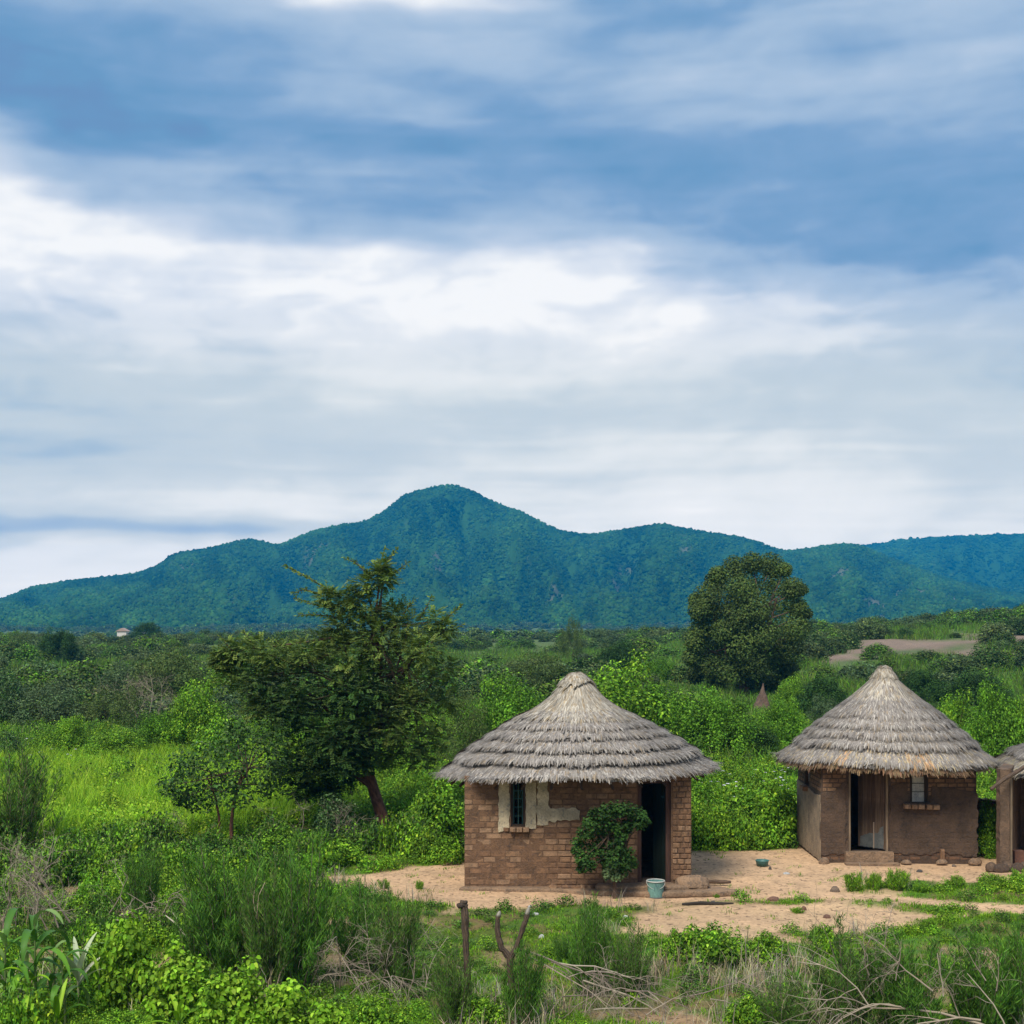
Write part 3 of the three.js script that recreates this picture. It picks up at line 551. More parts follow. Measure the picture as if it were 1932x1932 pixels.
  // doorway: pale thin posts, half-open brown plank door mended with a grey sheet, raised step
  const post = std([0.30, 0.21, 0.135], { map: rep(woodTex, 2, 1) }), plank = [[0.16, 0.095, 0.058], [0.21, 0.135, 0.085], [0.135, 0.08, 0.05]].map((c) => std(c, { map: rep(woodTex, 2, 1), bumpMap: rep(woodTex, 2, 1), bumpScale: 0.004 })), sheet = std([0.13, 0.135, 0.13], { roughness: 0.65, map: rep(clayTex, 2, 2) });
  part('door_post', box(0.035, 1.68, 0.09, 6.667, 1.06, -0.035), post, hut); part('door_post', box(0.04, 1.68, 0.09, 7.400, 1.06, -0.035), post, hut);
  const dr = new THREE.Group(); dr.name = 'door'; dr.position.set(7.375, 0.25, -0.05); dr.rotation.y = -0.90; hut.add(dr);
  for (let k = 0; k < 6; k++) { const m = part('plank', box(0.104, 1.62, 0.022, 0, 0.81, 0), plank[k % 3], dr); m.position.set(-0.055 - k * 0.108, 0, (k % 2) * 0.006); }
  part('metal_sheet', skin([[-0.60, 0.01], [-0.02, 0.01], [-0.02, 0.46], [-0.10, 0.42], [-0.16, 0.30], [-0.36, 0.29], [-0.58, 0.20]], r, 0.02, 0.020, 0.002, 0.06), sheet, dr); part('door_batten', box(0.02, 0.52, 0.018, -0.245, 0.26, 0.032), std([0.27, 0.20, 0.15]), dr);
  { const s = box(0.94, 0.24, 0.16, 7.03, 0.11, 0.082); part('door_step', s, earth, hut); part('door_step', box(1.05, 0.05, 0.2, 7.05, 0.012, 0.262), earth, hut); }
  for (let k = 0; k < 7; k += 2) { const m = part('rubble', lump(0.14 + 0.16 * r(), 0.05 + 0.05 * r(), 0.14, 30 + k, 0.3, 9), k % 2 ? mud : earth, hut); m.position.set([6.15, 6.45, 7.75, 8.15, 8.45, 8.8, 9.1][k], 0.02, 0.06 + 0.1 * r()); }
  const m3 = part('loose_brick', BRICKS[4], brickMats[0], hut); m3.scale.set(0.07, 0.24, 0.10); m3.position.set(8.47, 0.16, 0.09);
  const roof = new THREE.Group(); roof.name = 'roof'; roof.position.set(7.66, 0, -1.21); hut.add(roof);
  const golden = (f, s, q) => { const x = Math.cos(f); const g = Math.sin(f) < 0 && ((x > -0.02 && x < 0.22) || (x > -0.62 && x < -0.55)); return g && q() < 0.45 ? [0.36 + 0.1 * q(), 0.26, 0.14] : q() < 0.12 ? [0.40, 0.31, 0.18] : greyStraw(f, s, q); };
  thatch(roof, {
    seed: 41, R: [2.12, 2.02], square: 2.35, straws: 30000, sag: (f) => 0.03 * Math.sin(2 * f),
    profile: [[0, 3.81], [0.035, 3.79], [0.07, 3.71], [0.09, 3.65], [0.13, 3.53], [0.20, 3.38], [0.27, 3.24], [0.37, 3.06], [0.47, 2.88], [0.59, 2.64], [0.716, 2.41], [0.80, 2.25], [0.89, 2.08], [1.0, 1.86]],
    tiers: [
      { s0: 0.74, s1: 0.985, thick: 0.02, color: brownStraw, name: 'under_thatch', label: 'brown fringe of older straw under the eave', dense: 1.2 },
      { s0: 0.78, s1: 1.0, thick: 0.15, color: golden }, { s0: 0.66, s1: 0.85, thick: 0.17, color: greyStraw }, { s0: 0.56, s1: 0.755, thick: 0.18, color: greyStraw }, { s0: 0.45, s1: 0.655, thick: 0.17, color: greyStraw },
      { s0: 0.34, s1: 0.55, thick: 0.14, color: greyStraw }, { s0: 0.24, s1: 0.435, thick: 0.09, color: greyStraw }, { s0: 0.08, s1: 0.33, thick: 0.05, color: (f, s, q) => (q() < 0.4 ? greyStraw(f, s, q) : paleStraw(f, s, q)), dense: 1.5 }, { s0: 0, s1: 0.135, thick: 0.085, color: paleStraw, dense: 2.4, len: 0.45, name: 'roof_cap' },
    ],
  });
  for (let k = 0; k < 24; k++) { const a = k / 24 * 2 * Math.PI, g = new GB(), q = (s) => [Math.cos(a) * s * 2.0, 3.66 - s * 1.93, -Math.sin(a) * s * 1.9]; g.tube([q(0.03), q(0.5), q(0.97)], [0.02, 0.024, 0.026], 6, [1, 1, 1]); part('rafter', g.geo(), M.bark, roof); }
  // the broken wall behind its right corner
  const bw = thing('broken_wall', 'stub of a ruined brown brick wall jutting out behind the right corner of the plastered hut', 'wall', [0, 0, -31.2]);
  const bx0 = 9.45, bx1 = 10.26;
  part('wall_core', skin([[bx0, -0.1], [bx1 - 0.02, -0.1], [bx1 - 0.10, 0.2], [bx1 + 0.0, 0.45], [bx1, 0.8], [bx1 - 0.06, 0.98], [bx0, 1.06]], r, 0.05, -0.2, 0.19, 0.08), darkBrickMats[2], bw);
  for (let k = 0; k < 11; k++) for (let q = 0; q < 4; q++) { const m = part('brick', BRICKS[(k + q * 3) % 10], brickMats[(k * 2 + q) % 4], bw); m.scale.set(0.20, 0.082, 0.1); const x = bx0 + 0.1 + q * 0.212 - (k % 2) * 0.1; if (x > bx1 - 0.08) { bw.remove(m); continue; } m.position.set(x, 0.05 + k * 0.092, -0.035); }
}

// ---------------------------------------------------------------- the open hut cut by the right edge of the view
{
  const Z = -28.6, X0 = 9.405, X1 = 13.4, H = 1.92, hut = thing('thatched_hut', 'open-fronted hut with rough brown corner pier, jutting roof pole and dark inside', 'hut', [0, 0, Z]);
  const pier = std([0.20, 0.125, 0.080], { map: rep(clayTex, 1, 1), bumpMap: rep(roughTex, 1.5, 1.5), bumpScale: 0.03 });
  const g1 = skin([[X0, -0.2], [X0 + 0.19, -0.2], [X0 + 0.185, H], [X0 + 0.005, H]], rng(5), 0.02, -0.22, 0.22, 0.08); part('pier', g1, pier, hut, 'rough mud pier with a lighter plaster edge');
  part('door_post', box(0.035, 1.8, 0.06, X0 + 0.212, 0.9, 0.0), std([0.27, 0.19, 0.12], { map: rep(woodTex, 2, 1) }), hut);
  { const w = part('wall', box(0.22, H + 0.2, 2.5, 0, H / 2 - 0.1, -1.25), pier, hut); w.position.set(X0 + 0.17, 0, -0.2); w.rotation.y = -0.40; } part('wall', box(X1 - X0 - 1.3, H + 0.2, 0.22, (X0 + X1) / 2 + 0.5, H / 2 - 0.1, -2.5), pier, hut); part('wall', box(0.22, H + 0.2, 2.6, X1 - 0.11, H / 2 - 0.1, -1.3), pier, hut); part('wall', box(1.6, H + 0.2, 0.2, X1 - 1.03, H / 2 - 0.1, -0.1), pier, hut);
  const c = part('pole_end', (() => { const g = new GB(); g.tube([[X0 - 0.31, 1.585, 0.42], [X0 - 0.05, 1.74, 0.3], [X0 + 0.5, 1.95, -0.1], [X0 + 1.2, 2.15, -0.7]], [0.034, 0.038, 0.04, 0.04], 9, [1, 1, 1]); return g.geo(); })(), M.bark, hut, 'weathered roof pole sticking out under the eave'); void c;
  part('block', box(0.19, 0.30, 0.2, X0 + 0.47, 0.15, -0.35), std([0.16, 0.07, 0.045], { map: rep(clayTex, 2, 2) }), hut, 'reddish block just inside the opening');
  const rr = rng(9);
  for (let k = 0; k < 8; k++) { const m = part('rubble', lump(0.2 + 0.16 * rr(), 0.08 + 0.06 * rr(), 0.2, 50 + k, 0.3, 9), k % 2 ? mud : pier, hut); m.position.set(X0 - 0.22 + k * 0.16, 0.03, 0.14 + 0.16 * rr()); }
  const roof = new THREE.Group(); roof.name = 'roof'; roof.position.set(11.72, 0, -1.2); hut.add(roof);
  thatch(roof, {
    seed: 61, R: [1.96, 1.9], square: 2.4, straws: 22000, sag: (f) => 0.05 * Math.sin(3 * f), profile: [[0, 3.0], [0.1, 2.9], [0.3, 2.64], [0.5, 2.38], [0.7, 2.14], [0.85, 1.96], [1.0, 1.74]],
    tiers: [{ s0: 0.72, s1: 1.0, thick: 0.12, color: (f, s, q) => (q() < 0.3 ? [0.40, 0.34, 0.21] : greyStraw(f, s, q)) }, { s0: 0.5, s1: 0.83, thick: 0.14, color: greyStraw }, { s0: 0.3, s1: 0.62, thick: 0.12, color: greyStraw }, { s0: 0, s1: 0.4, thick: 0.06, color: paleStraw, dense: 1.5 }],
  });
}

// ---------------------------------------------------------------- small things of the yard
{
  const [bx, bd] = onGround(1237, 1690), b = thing('bucket', 'pale teal bucket with a light rim standing before the dark doorway of the brick hut', 'bucket', [bx, land(bx, bd), -bd]);
  const teal = std([0.16, 0.33, 0.30], { roughness: 0.55, map: rep(clayTex, 1, 1) }), rim = std([0.42, 0.42, 0.40], { roughness: 0.5 });
  const body = new THREE.LatheGeometry([[0, 0.01], [0.125, 0.01], [0.13, 0.03], [0.152, 0.29], [0.146, 0.292], [0.122, 0.03], [0, 0.03]].map((p) => new THREE.Vector2(...p)), 28); part('body', body, teal, b);
  part('rim', (() => { const t = new THREE.TorusGeometry(0.155, 0.011, 8, 28); t.rotateX(Math.PI / 2); t.translate(0, 0.292, 0); return t; })(), rim, b);
  part('foot_ring', (() => { const t = new THREE.TorusGeometry(0.126, 0.010, 8, 28); t.rotateX(Math.PI / 2); t.translate(0, 0.012, 0); return t; })(), std([0.10, 0.12, 0.12]), b);
  part('handle', (() => { const g = new GB(), pts = []; for (let k = 0; k <= 12; k++) { const a = k / 12 * Math.PI; pts.push([Math.cos(a) * 0.163, 0.285 - Math.sin(a) * 0.12, 0.02 + Math.sin(a) * 0.115]); } g.tube(pts, pts.map(() => 0.004), 6, [1, 1, 1]); return g.geo(); })(), rim, b);
  const [tx, td] = onGround(1438, 1634), t = thing('basin', 'small dark teal tub lying on the bare earth between the two huts', 'basin', [tx, land(tx, td), -td]);
  part('body', new THREE.LatheGeometry([[0, 0.008], [0.105, 0.008], [0.128, 0.11], [0.122, 0.112], [0.1, 0.02], [0, 0.02]].map((p) => new THREE.Vector2(...p)), 24), std([0.045, 0.135, 0.125], { roughness: 0.5 }), t);
  part('rim', (() => { const q = new THREE.TorusGeometry(0.128, 0.008, 8, 24); q.rotateX(Math.PI / 2); q.translate(0, 0.112, 0); return q; })(), std([0.07, 0.18, 0.165], { roughness: 0.5 }), t);
  const stoneMat = [std([0.24, 0.17, 0.12], { map: rep(clayTex, 2, 2), bumpMap: rep(roughTex, 2, 2), bumpScale: 0.02 }), std([0.10, 0.085, 0.075], { map: rep(clayTex, 2, 2) }), std([0.58, 0.56, 0.53], { map: rep(clayTex, 2, 2) }), std([0.20, 0.10, 0.065], { map: rep(clayTex, 2, 2) })];
  const stones = [[1575, 1684, 0.17, 0.085, 0, 'round brown stone beside the leftmost small green bush'], [1735, 1643, 0.12, 0.045, 1, 'flat dark stone on the sand under the ledged window'], [1453, 1640, 0.06, 0.05, 1, 'small dark pebble right of the teal tub'], [1180, 1735, 0.10, 0.05, 2, 'white stone lying in the turf right of the forked post'], [1010, 1726, 0.12, 0.03, 2, 'flat white scrap in the turf before the brick hut'], [1516, 1716, 0.10, 0.06, 3, 'reddish clod on the lower sandy patch'], [1460, 1697, 0.20, 0.06, 3, 'low reddish clods at the grass edge below the tub'], [1345, 1704, 0.11, 0.05, 1, 'dark clod beside the charred stick'], [1022, 1771, 0.09, 0.05, 2, 'pale stone near the foot of the forked post'], [1560, 1730, 0.12, 0.05, 3, 'brown clod between sandy patch and leafy plants'], [1484, 1649, 0.13, 0.03, 2, 'pale flat litter on the sand right of the tub'], [1800, 1632, 0.09, 0.04, 0, 'small brown stone at the foot of the plastered wall'], [1000, 1713, 0.07, 0.03, 2, 'tiny pale stone at the edge of sand before the plaster patches']];
  for (const [x, y, w, h, k, label] of stones) { const [sx, sd] = onGround(x, y); top('stone', lump(w, h, w * 0.8, x * 0.1, 0.3, 9), stoneMat[k], null, label, 'stone').position.set(sx, land(sx, sd) + h * 0.15, -sd); }
  const stick = new GB(), [kx, kd] = onGround(1333, 1705); stick.tube([[-0.42, 0.02, 0.03], [-0.1, 0.035, 0], [0.2, 0.03, 0.03], [0.46, 0.02, -0.03]], [0.018, 0.03, 0.026, 0.014], 8, [1, 1, 1]);
  top('stick', stick.geo(), std([0.045, 0.036, 0.03], { map: barkTex }), null, 'charred black stick lying on the sand below the bucket', 'stick').position.set(kx, land(kx, kd), -kd);
  const log = new GB(), [lx, ld] = onGround(1335, 1669); log.tube([[-0.5, 0.03, 0.02], [-0.1, 0.045, 0], [0.3, 0.04, 0.02], [0.42, 0.03, -0.02]], [0.03, 0.04, 0.036, 0.025], 9, [1, 1, 1]);
  top('log', log.geo(), M.bark, null, 'grey-brown log lying at the end of the earth ledge of the brick hut', 'log').position.set(lx, land(lx, ld) + 0.03, -ld);
}

// ---------------------------------------------------------------- leafy plants: builders
const GREEN = {
  bright: [[0.165, 0.325, 0.012], [0.22, 0.40, 0.016], [0.12, 0.25, 0.012], [0.29, 0.46, 0.035]],
  lush: [[0.088, 0.215, 0.012], [0.12, 0.27, 0.014], [0.06, 0.15, 0.010], [0.165, 0.33, 0.022]],
  deep: [[0.028, 0.075, 0.012], [0.038, 0.098, 0.014], [0.022, 0.058, 0.012], [0.055, 0.125, 0.02]],
  olive: [[0.075, 0.12, 0.026], [0.10, 0.15, 0.034], [0.058, 0.096, 0.022], [0.13, 0.18, 0.045]],
  acacia: [[0.10, 0.16, 0.026], [0.135, 0.20, 0.03], [0.07, 0.12, 0.02], [0.20, 0.265, 0.05]],
  greyGreen: [[0.08, 0.13, 0.05], [0.10, 0.16, 0.06], [0.065, 0.11, 0.042], [0.125, 0.19, 0.08]],
  wispy: [[0.075, 0.19, 0.018], [0.10, 0.24, 0.02], [0.045, 0.125, 0.014], [0.14, 0.28, 0.04]],
  lime: [[0.26, 0.45, 0.015], [0.32, 0.52, 0.025], [0.19, 0.36, 0.016], [0.38, 0.54, 0.06]],
  pale: [[0.16, 0.24, 0.10], [0.20, 0.28, 0.12], [0.13, 0.20, 0.08]],
  dry: [[0.30, 0.24, 0.18], [0.36, 0.30, 0.23], [0.22, 0.17, 0.13], [0.17, 0.13, 0.105]],
};
const pick = (a, r) => a[Math.floor(r() * a.length)];
// clumps: [x, y, z, radius]; leaves sit mostly near the outside of each clump and face outward and up
function leaves(g, clumps, o) {
  const r = rng(o.seed);
  for (const cl of clumps) {
    const ct = 0.66 + 0.68 * r(), n = Math.round(o.per * (cl[4] || 1)), base = cl[5] || o.cols;
    for (let k = 0; k < n; k++) {
      const d = randDir(r), q = Math.pow(r(), 0.36), sq = o.squash || 1, x = cl[0] + d[0] * q * cl[3], y = cl[1] + d[1] * q * cl[3] * sq, z = cl[2] + d[2] * q * cl[3], e = randDir(r);
      if (o.floor !== undefined && y < o.floor) continue;
      const nn = norm3([d[0] * 0.7 + e[0] * 0.6, d[1] * 0.5 + 0.55 + e[1] * 0.5, d[2] * 0.7 + e[2] * 0.6]);
      let ax = randDir(r); ax = [ax[0] + d[0] * 0.6, ax[1] * 0.6 + (o.droop || -0.1), ax[2] + d[2] * 0.6]; const dp = ax[0] * nn[0] + ax[1] * nn[1] + ax[2] * nn[2]; ax = norm3(ax.map((v, i) => v - dp * nn[i]));
      const L = o.L * (0.65 + 0.7 * r()), c = tone(pick(base, r), ct, r, o.vary || 0.4);
      (o.six ? g.leaf6 : g.leaf).call(g, x, y, z, ...ax, ...nn, L, L * o.w, c);
    }
  }
}
function bushClumps(seed, W, H, n, cr, low = 0.12) {   // clumps over an uneven dome W wide and H high
  const r = rng(seed), out = [];
  for (let k = 0; k < n; k++) {
    const a = 2 * Math.PI * (k * 0.618 + 0.15 * r()), v = Math.pow((k + 0.5) / n, 0.85), el = Math.asin(clamp(lerp(-0.1, 1, v)));
    const env = 1 + 0.28 * fbm(Math.cos(a) * 1.3 + seed, Math.sin(a) * 1.3, v * 2, 3, 171), q = (0.55 + 0.45 * Math.sqrt(r())) * env, rad = cr * (0.7 + 0.6 * r());
    out.push([Math.cos(a) * Math.cos(el) * q * (W / 2 - rad * 0.7), Math.max(low * H, low * H + Math.sin(el) * q * (H * (1 - low) - rad * 0.7)), Math.sin(a) * Math.cos(el) * q * (W / 2 - rad * 0.7), rad]);
  }
  return out;
}
function stems(g, clumps, n, r0, seed, foot = 0.12) {
  const r = rng(seed);
  for (let k = 0; k < Math.min(n, clumps.length); k++) {
    const c = clumps[Math.floor(r() * clumps.length)], b = [(r() - 0.5) * foot, -0.08, (r() - 0.5) * foot], m = [lerp(b[0], c[0], 0.45) + (r() - 0.5) * 0.1, lerp(b[1], c[1], 0.6), lerp(b[2], c[2], 0.45) + (r() - 0.5) * 0.1];
    g.tube([b, m, [c[0], c[1], c[2]]], [r0, r0 * 0.7, r0 * 0.3], 5, [1, 1, 1], false);
  }
}
// kinds of bush; each has a few forms that the individual bushes share
const KINDS = {};
function bushKind(name, forms, W, H, o) {
  KINDS[name] = Array.from({ length: forms }, (_, k) => {
    const cl = bushClumps(o.seed + k * 31, W, H, o.n, o.cr), f = new GB(), s = new GB();
    leaves(f, cl, { ...o, seed: o.seed + k * 31 + 5, floor: 0.01 }); stems(s, cl, o.stems || 7, o.stem || 0.03, o.seed + k * 31 + 9);
    return { f: f.geo(), s: s.geo(), W, H, mat: o.mat || M.leaf, smat: o.smat || M.bark };
  });
}
bushKind('bright', 3, 4.2, 2.9, { seed: 500, n: 48, cr: 0.50, per: 350, L: 0.105, w: 0.62, cols: GREEN.bright.concat(GREEN.lush) });
bushKind('lush', 3, 4.2, 2.9, { seed: 520, n: 50, cr: 0.48, per: 360, L: 0.10, w: 0.60, cols: GREEN.lush });
bushKind('deep', 2, 4.0, 3.0, { seed: 540, n: 60, cr: 0.46, per: 300, L: 0.10, w: 0.55, cols: GREEN.deep });
bushKind('olive', 3, 4.6, 3.2, { seed: 560, n: 70, cr: 0.42, per: 150, L: 0.11, w: 0.42, cols: GREEN.olive });
bushKind('greyGreen', 2, 4.6, 3.2, { seed: 580, n: 70, cr: 0.42, per: 150, L: 0.11, w: 0.45, cols: GREEN.greyGreen });
bushKind('low', 3, 1.5, 0.75, { seed: 600, n: 34, cr: 0.18, per: 120, L: 0.060, w: 0.7, cols: GREEN.bright.concat(GREEN.lush), six: true, stem: 0.008, smat: M.greenStem });
bushKind('bean', 3, 1.35, 1.25, { seed: 620, n: 46, cr: 0.19, per: 52, L: 0.085, w: 0.80, cols: GREEN.bright.concat([[0.20, 0.37, 0.02]]), six: true, stem: 0.010, smat: M.greenStem, droop: -0.3 });
bushKind('sprout', 3, 1.35, 1.2, { seed: 680, n: 34, cr: 0.23, per: 100, L: 0.075, w: 0.6, cols: GREEN.bright.concat(GREEN.lush, GREEN.lush), stem: 0.012 });
bushKind('sproutDark', 2, 1.35, 1.2, { seed: 700, n: 36, cr: 0.22, per: 100, L: 0.068, w: 0.5, cols: GREEN.deep.concat(GREEN.greyGreen), stem: 0.012 });
// wispy shrub: upright stems set with thin upward needles
function wispy(seed, W, H, nStems, per, cols, spread = 0.5, len = 0.10) {
  const r = rng(seed), f = new GB(), s = new GB();
  for (let k = 0; k < nStems; k++) {
    const a = 2 * Math.PI * (k * 0.618 + 0.1 * r()), q = Math.sqrt((k + 0.5) / nStems), hh = H * (0.4 + 0.6 * r()) * (1 - 0.3 * q), tip = [Math.cos(a) * q * W / 2 + (r() - 0.5) * 0.3 * W, hh, Math.sin(a) * q * W / 2 + (r() - 0.5) * 0.3 * W], b = [tip[0] * 0.2 + (r() - 0.5) * 0.05, -0.06, tip[2] * 0.2 + (r() - 0.5) * 0.05];
    const m = [lerp(b[0], tip[0], spread), hh * 0.45, lerp(b[2], tip[2], spread)];
    s.tube([b, m, tip], [0.010, 0.007, 0.003], 4, [1, 1, 1], false);
    const tn = 0.75 + 0.5 * r();
    for (let j = 0; j < per; j++) {
      const t = 0.12 + 0.88 * Math.pow(r(), 0.75), u = 1 - t, p = [0, 1, 2].map((i) => u * u * b[i] + 2 * u * t * (2 * m[i] - 0.5 * b[i] - 0.5 * tip[i]) * 1 + t * t * tip[i]);
      const j2 = 0.09 * (1.2 - 0.6 * t); p[0] += (r() - 0.5) * 2 * j2; p[2] += (r() - 0.5) * 2 * j2; p[1] += (r() - 0.5) * 0.06;
      const d = randDir(r), ax = norm3([d[0] * 0.8 + tip[0] * 0.35, 0.75 + 0.5 * d[1], d[2] * 0.8 + tip[2] * 0.35]), nn = norm3(cross3(ax, randDir(r)));
      const L = len * (0.6 + 0.8 * r()); f.leaf(...p, ...ax, ...nn, L, 0.011 + 0.006 * r(), tone(pick(cols, r), tn, r, 0.3), 0.1);
    }
  }
  return { f: f.geo(), s: s.geo(), W, H, mat: M.leaf, smat: M.paleBark };
}
KINDS.wispy = [0, 1, 2].map((k) => wispy(640 + k, 1.2, 1.7, 52, 190, GREEN.wispy)).map((k) => ({ ...k, H: 1.3, W: 1.15 }));
KINDS.wispyOlive = [0, 1].map((k) => wispy(650 + k, 1.3, 1.6, 46, 170, GREEN.olive.concat(GREEN.wispy))).map((k) => ({ ...k, H: 1.25, W: 1.2 }));
KINDS.sprig = [0, 1, 2].map((k) => wispy(660 + k, 0.62, 0.46, 34, 80, GREEN.lush.concat(GREEN.bright), 0.6, 0.075));
let turnSeed = rng(4711);
function plant(kind, name, x, yTop, yBase, w, label, category, group, form) {   // position and size given as photograph measures on the ground
  const [px, d] = onGround(x, yBase); if (w * d / F < 1.75) kind = { bright: 'sprout', lush: 'sprout', deep: 'sproutDark', olive: 'sproutDark', greyGreen: 'sproutDark' }[kind] || kind;
  const K = KINDS[kind][form === undefined ? Math.floor(turnSeed() * KINDS[kind].length) : form], ww = w * d / F, hh = (yBase - yTop) * d / F;
  const t = thing(name, label, category, [px, land(px, d) - 0.02, -d], group);
  t.rotation.y = turnSeed() * 6.28; t.scale.set(ww / K.W, hh / K.H, ww / K.W);
  part('foliage', K.f, K.mat, t); part('stem', K.s, K.smat, t);
  return t;
}

// ---------------------------------------------------------------- trees: limbs through given points, crown from clumps
function crownTree(name, label, base, d0, o) {
  const r = rng(o.seed), b = at(base[0], base[1], d0), t = thing(name, label, 'tree', [b.x, land(b.x, d0) - 0.05, -d0]);
  const loc = (x, y, dz = 0) => { const p = at(x, y, d0 - dz); return [p.x - b.x, p.y - t.position.y, dz]; }, s = d0 / F;
  const trunk = new GB(); for (const [pts, rad] of o.limbs) trunk.tube(pts.map((p) => loc(...p)), pts.map((_, k) => lerp(rad[0], rad[1], k / (pts.length - 1))), 9, [1, 1, 1], false);
  part('trunk', trunk.geo(), o.bark, t);
  const cl = o.clumps.map(([x, y, rad, dz, n, c]) => [...loc(x, y, dz === undefined ? (r() - 0.5) * o.deep : dz), rad * s, n || 1, c]);
  const br = new GB(); for (const c of cl) { const f = o.fork ? loc(...o.fork[Math.floor(r() * o.fork.length)]) : [0, 1, 0], mid = [lerp(f[0], c[0], 0.5) + (r() - 0.5) * 0.2, lerp(f[1], c[1], 0.55), lerp(f[2], c[2], 0.5) + (r() - 0.5) * 0.2]; br.tube([f, mid, [c[0], c[1], c[2]]], [0.032 * o.twig, 0.022 * o.twig, 0.008 * o.twig], 5, [1, 1, 1], false); }
  part('branch', br.geo(), o.branchMat || o.bark, t);
  const g = new GB();
  if (o.sprays) {                                      // twigs with small leaves along both sides
    for (const c of cl) {
      const n = Math.round(o.sprays * c[4]), tn = 0.8 + 0.4 * r();
      for (let k = 0; k < n; k++) {
        const d = randDir(r), q = Math.pow(r(), 0.5) * 0.8, p = [c[0] + d[0] * q * c[3], c[1] + d[1] * q * c[3] * 0.85, c[2] + d[2] * q * c[3]], e = randDir(r);
        const ax = norm3([d[0] * 0.8 + e[0] * 0.7 + (o.lean ? o.lean[0] : 0), d[1] * 0.35 + e[1] * 0.4 + (o.lean ? o.lean[1] : 0), d[2] * 0.8 + e[2] * 0.7]), L = o.spray * (0.6 + 0.8 * r()), sd = norm3(cross3(ax, [0, 1, 0])), up = norm3(cross3(sd, ax)), col = pick(c[5] || o.cols, r), m = o.pairs;
        for (let j = 0; j < m; j++) { const f = (j + 0.5) / m, x = p[0] + ax[0] * L * f, y = p[1] + ax[1] * L * f - 0.10 * L * f * f, z = p[2] + ax[2] * L * f; for (const sg of [-1, 1]) { const la = norm3([sd[0] * sg + ax[0] * 0.7, sd[1] * sg + ax[1] * 0.7 - 0.1, sd[2] * sg + ax[2] * 0.7]), nn = norm3([up[0] + 0.5 * (r() - 0.5), up[1] + 0.5 * (r() - 0.5), up[2] + 0.5 * (r() - 0.5)]); g.leaf(x, y, z, ...la, ...nn, o.L * (0.7 + 0.6 * r()), o.L * o.w, tone(col, tn, r, 0.22)); } }
      }
    }
  } else leaves(g, cl, { vary: 0.22, seed: o.seed + 1, per: o.per, L: o.L, w: o.w, cols: o.cols });
  part('crown', g.geo(), M.leaf, t);
  if (o.tips) {                                        // long bare-ended shoots that stand out of the crown
    const q = new GB(), w = new GB();
    for (const pts of o.tips) {
      const P = pts.map((p) => loc(...p)); w.tube(P, P.map((_, k) => lerp(0.016, 0.004, k / (P.length - 1))), 5, [1, 1, 1], false);
      for (let k = 0; k < P.length - 1; k++) { const n = Math.max(8, Math.round(Math.hypot(...P[k + 1].map((v, i) => v - P[k][i])) * 95)); for (let j = 0; j < n; j++) { const f = r(), p = P[k].map((v, i) => lerp(v, P[k + 1][i], f) + (r() - 0.5) * 0.05), d = randDir(r), ax = norm3(P[k + 1].map((v, i) => (v - P[k][i]) * 1.2 + d[i] * 0.5)); q.leaf(...p, ...ax, ...norm3(cross3(ax, randDir(r))), o.L * (0.9 + 0.7 * r()), o.L * 0.5, tone(pick(o.cols, r), 1.15, r, 0.25)); } }
    }
    part('shoot_leaves', q.geo(), M.leaf, t); part('shoot', w.geo(), o.branchMat || o.bark, t);
  }
  return t;
}
const A = GREEN.acacia, Dp = GREEN.deep.concat([[0.07, 0.12, 0.02], [0.09, 0.15, 0.025]]);
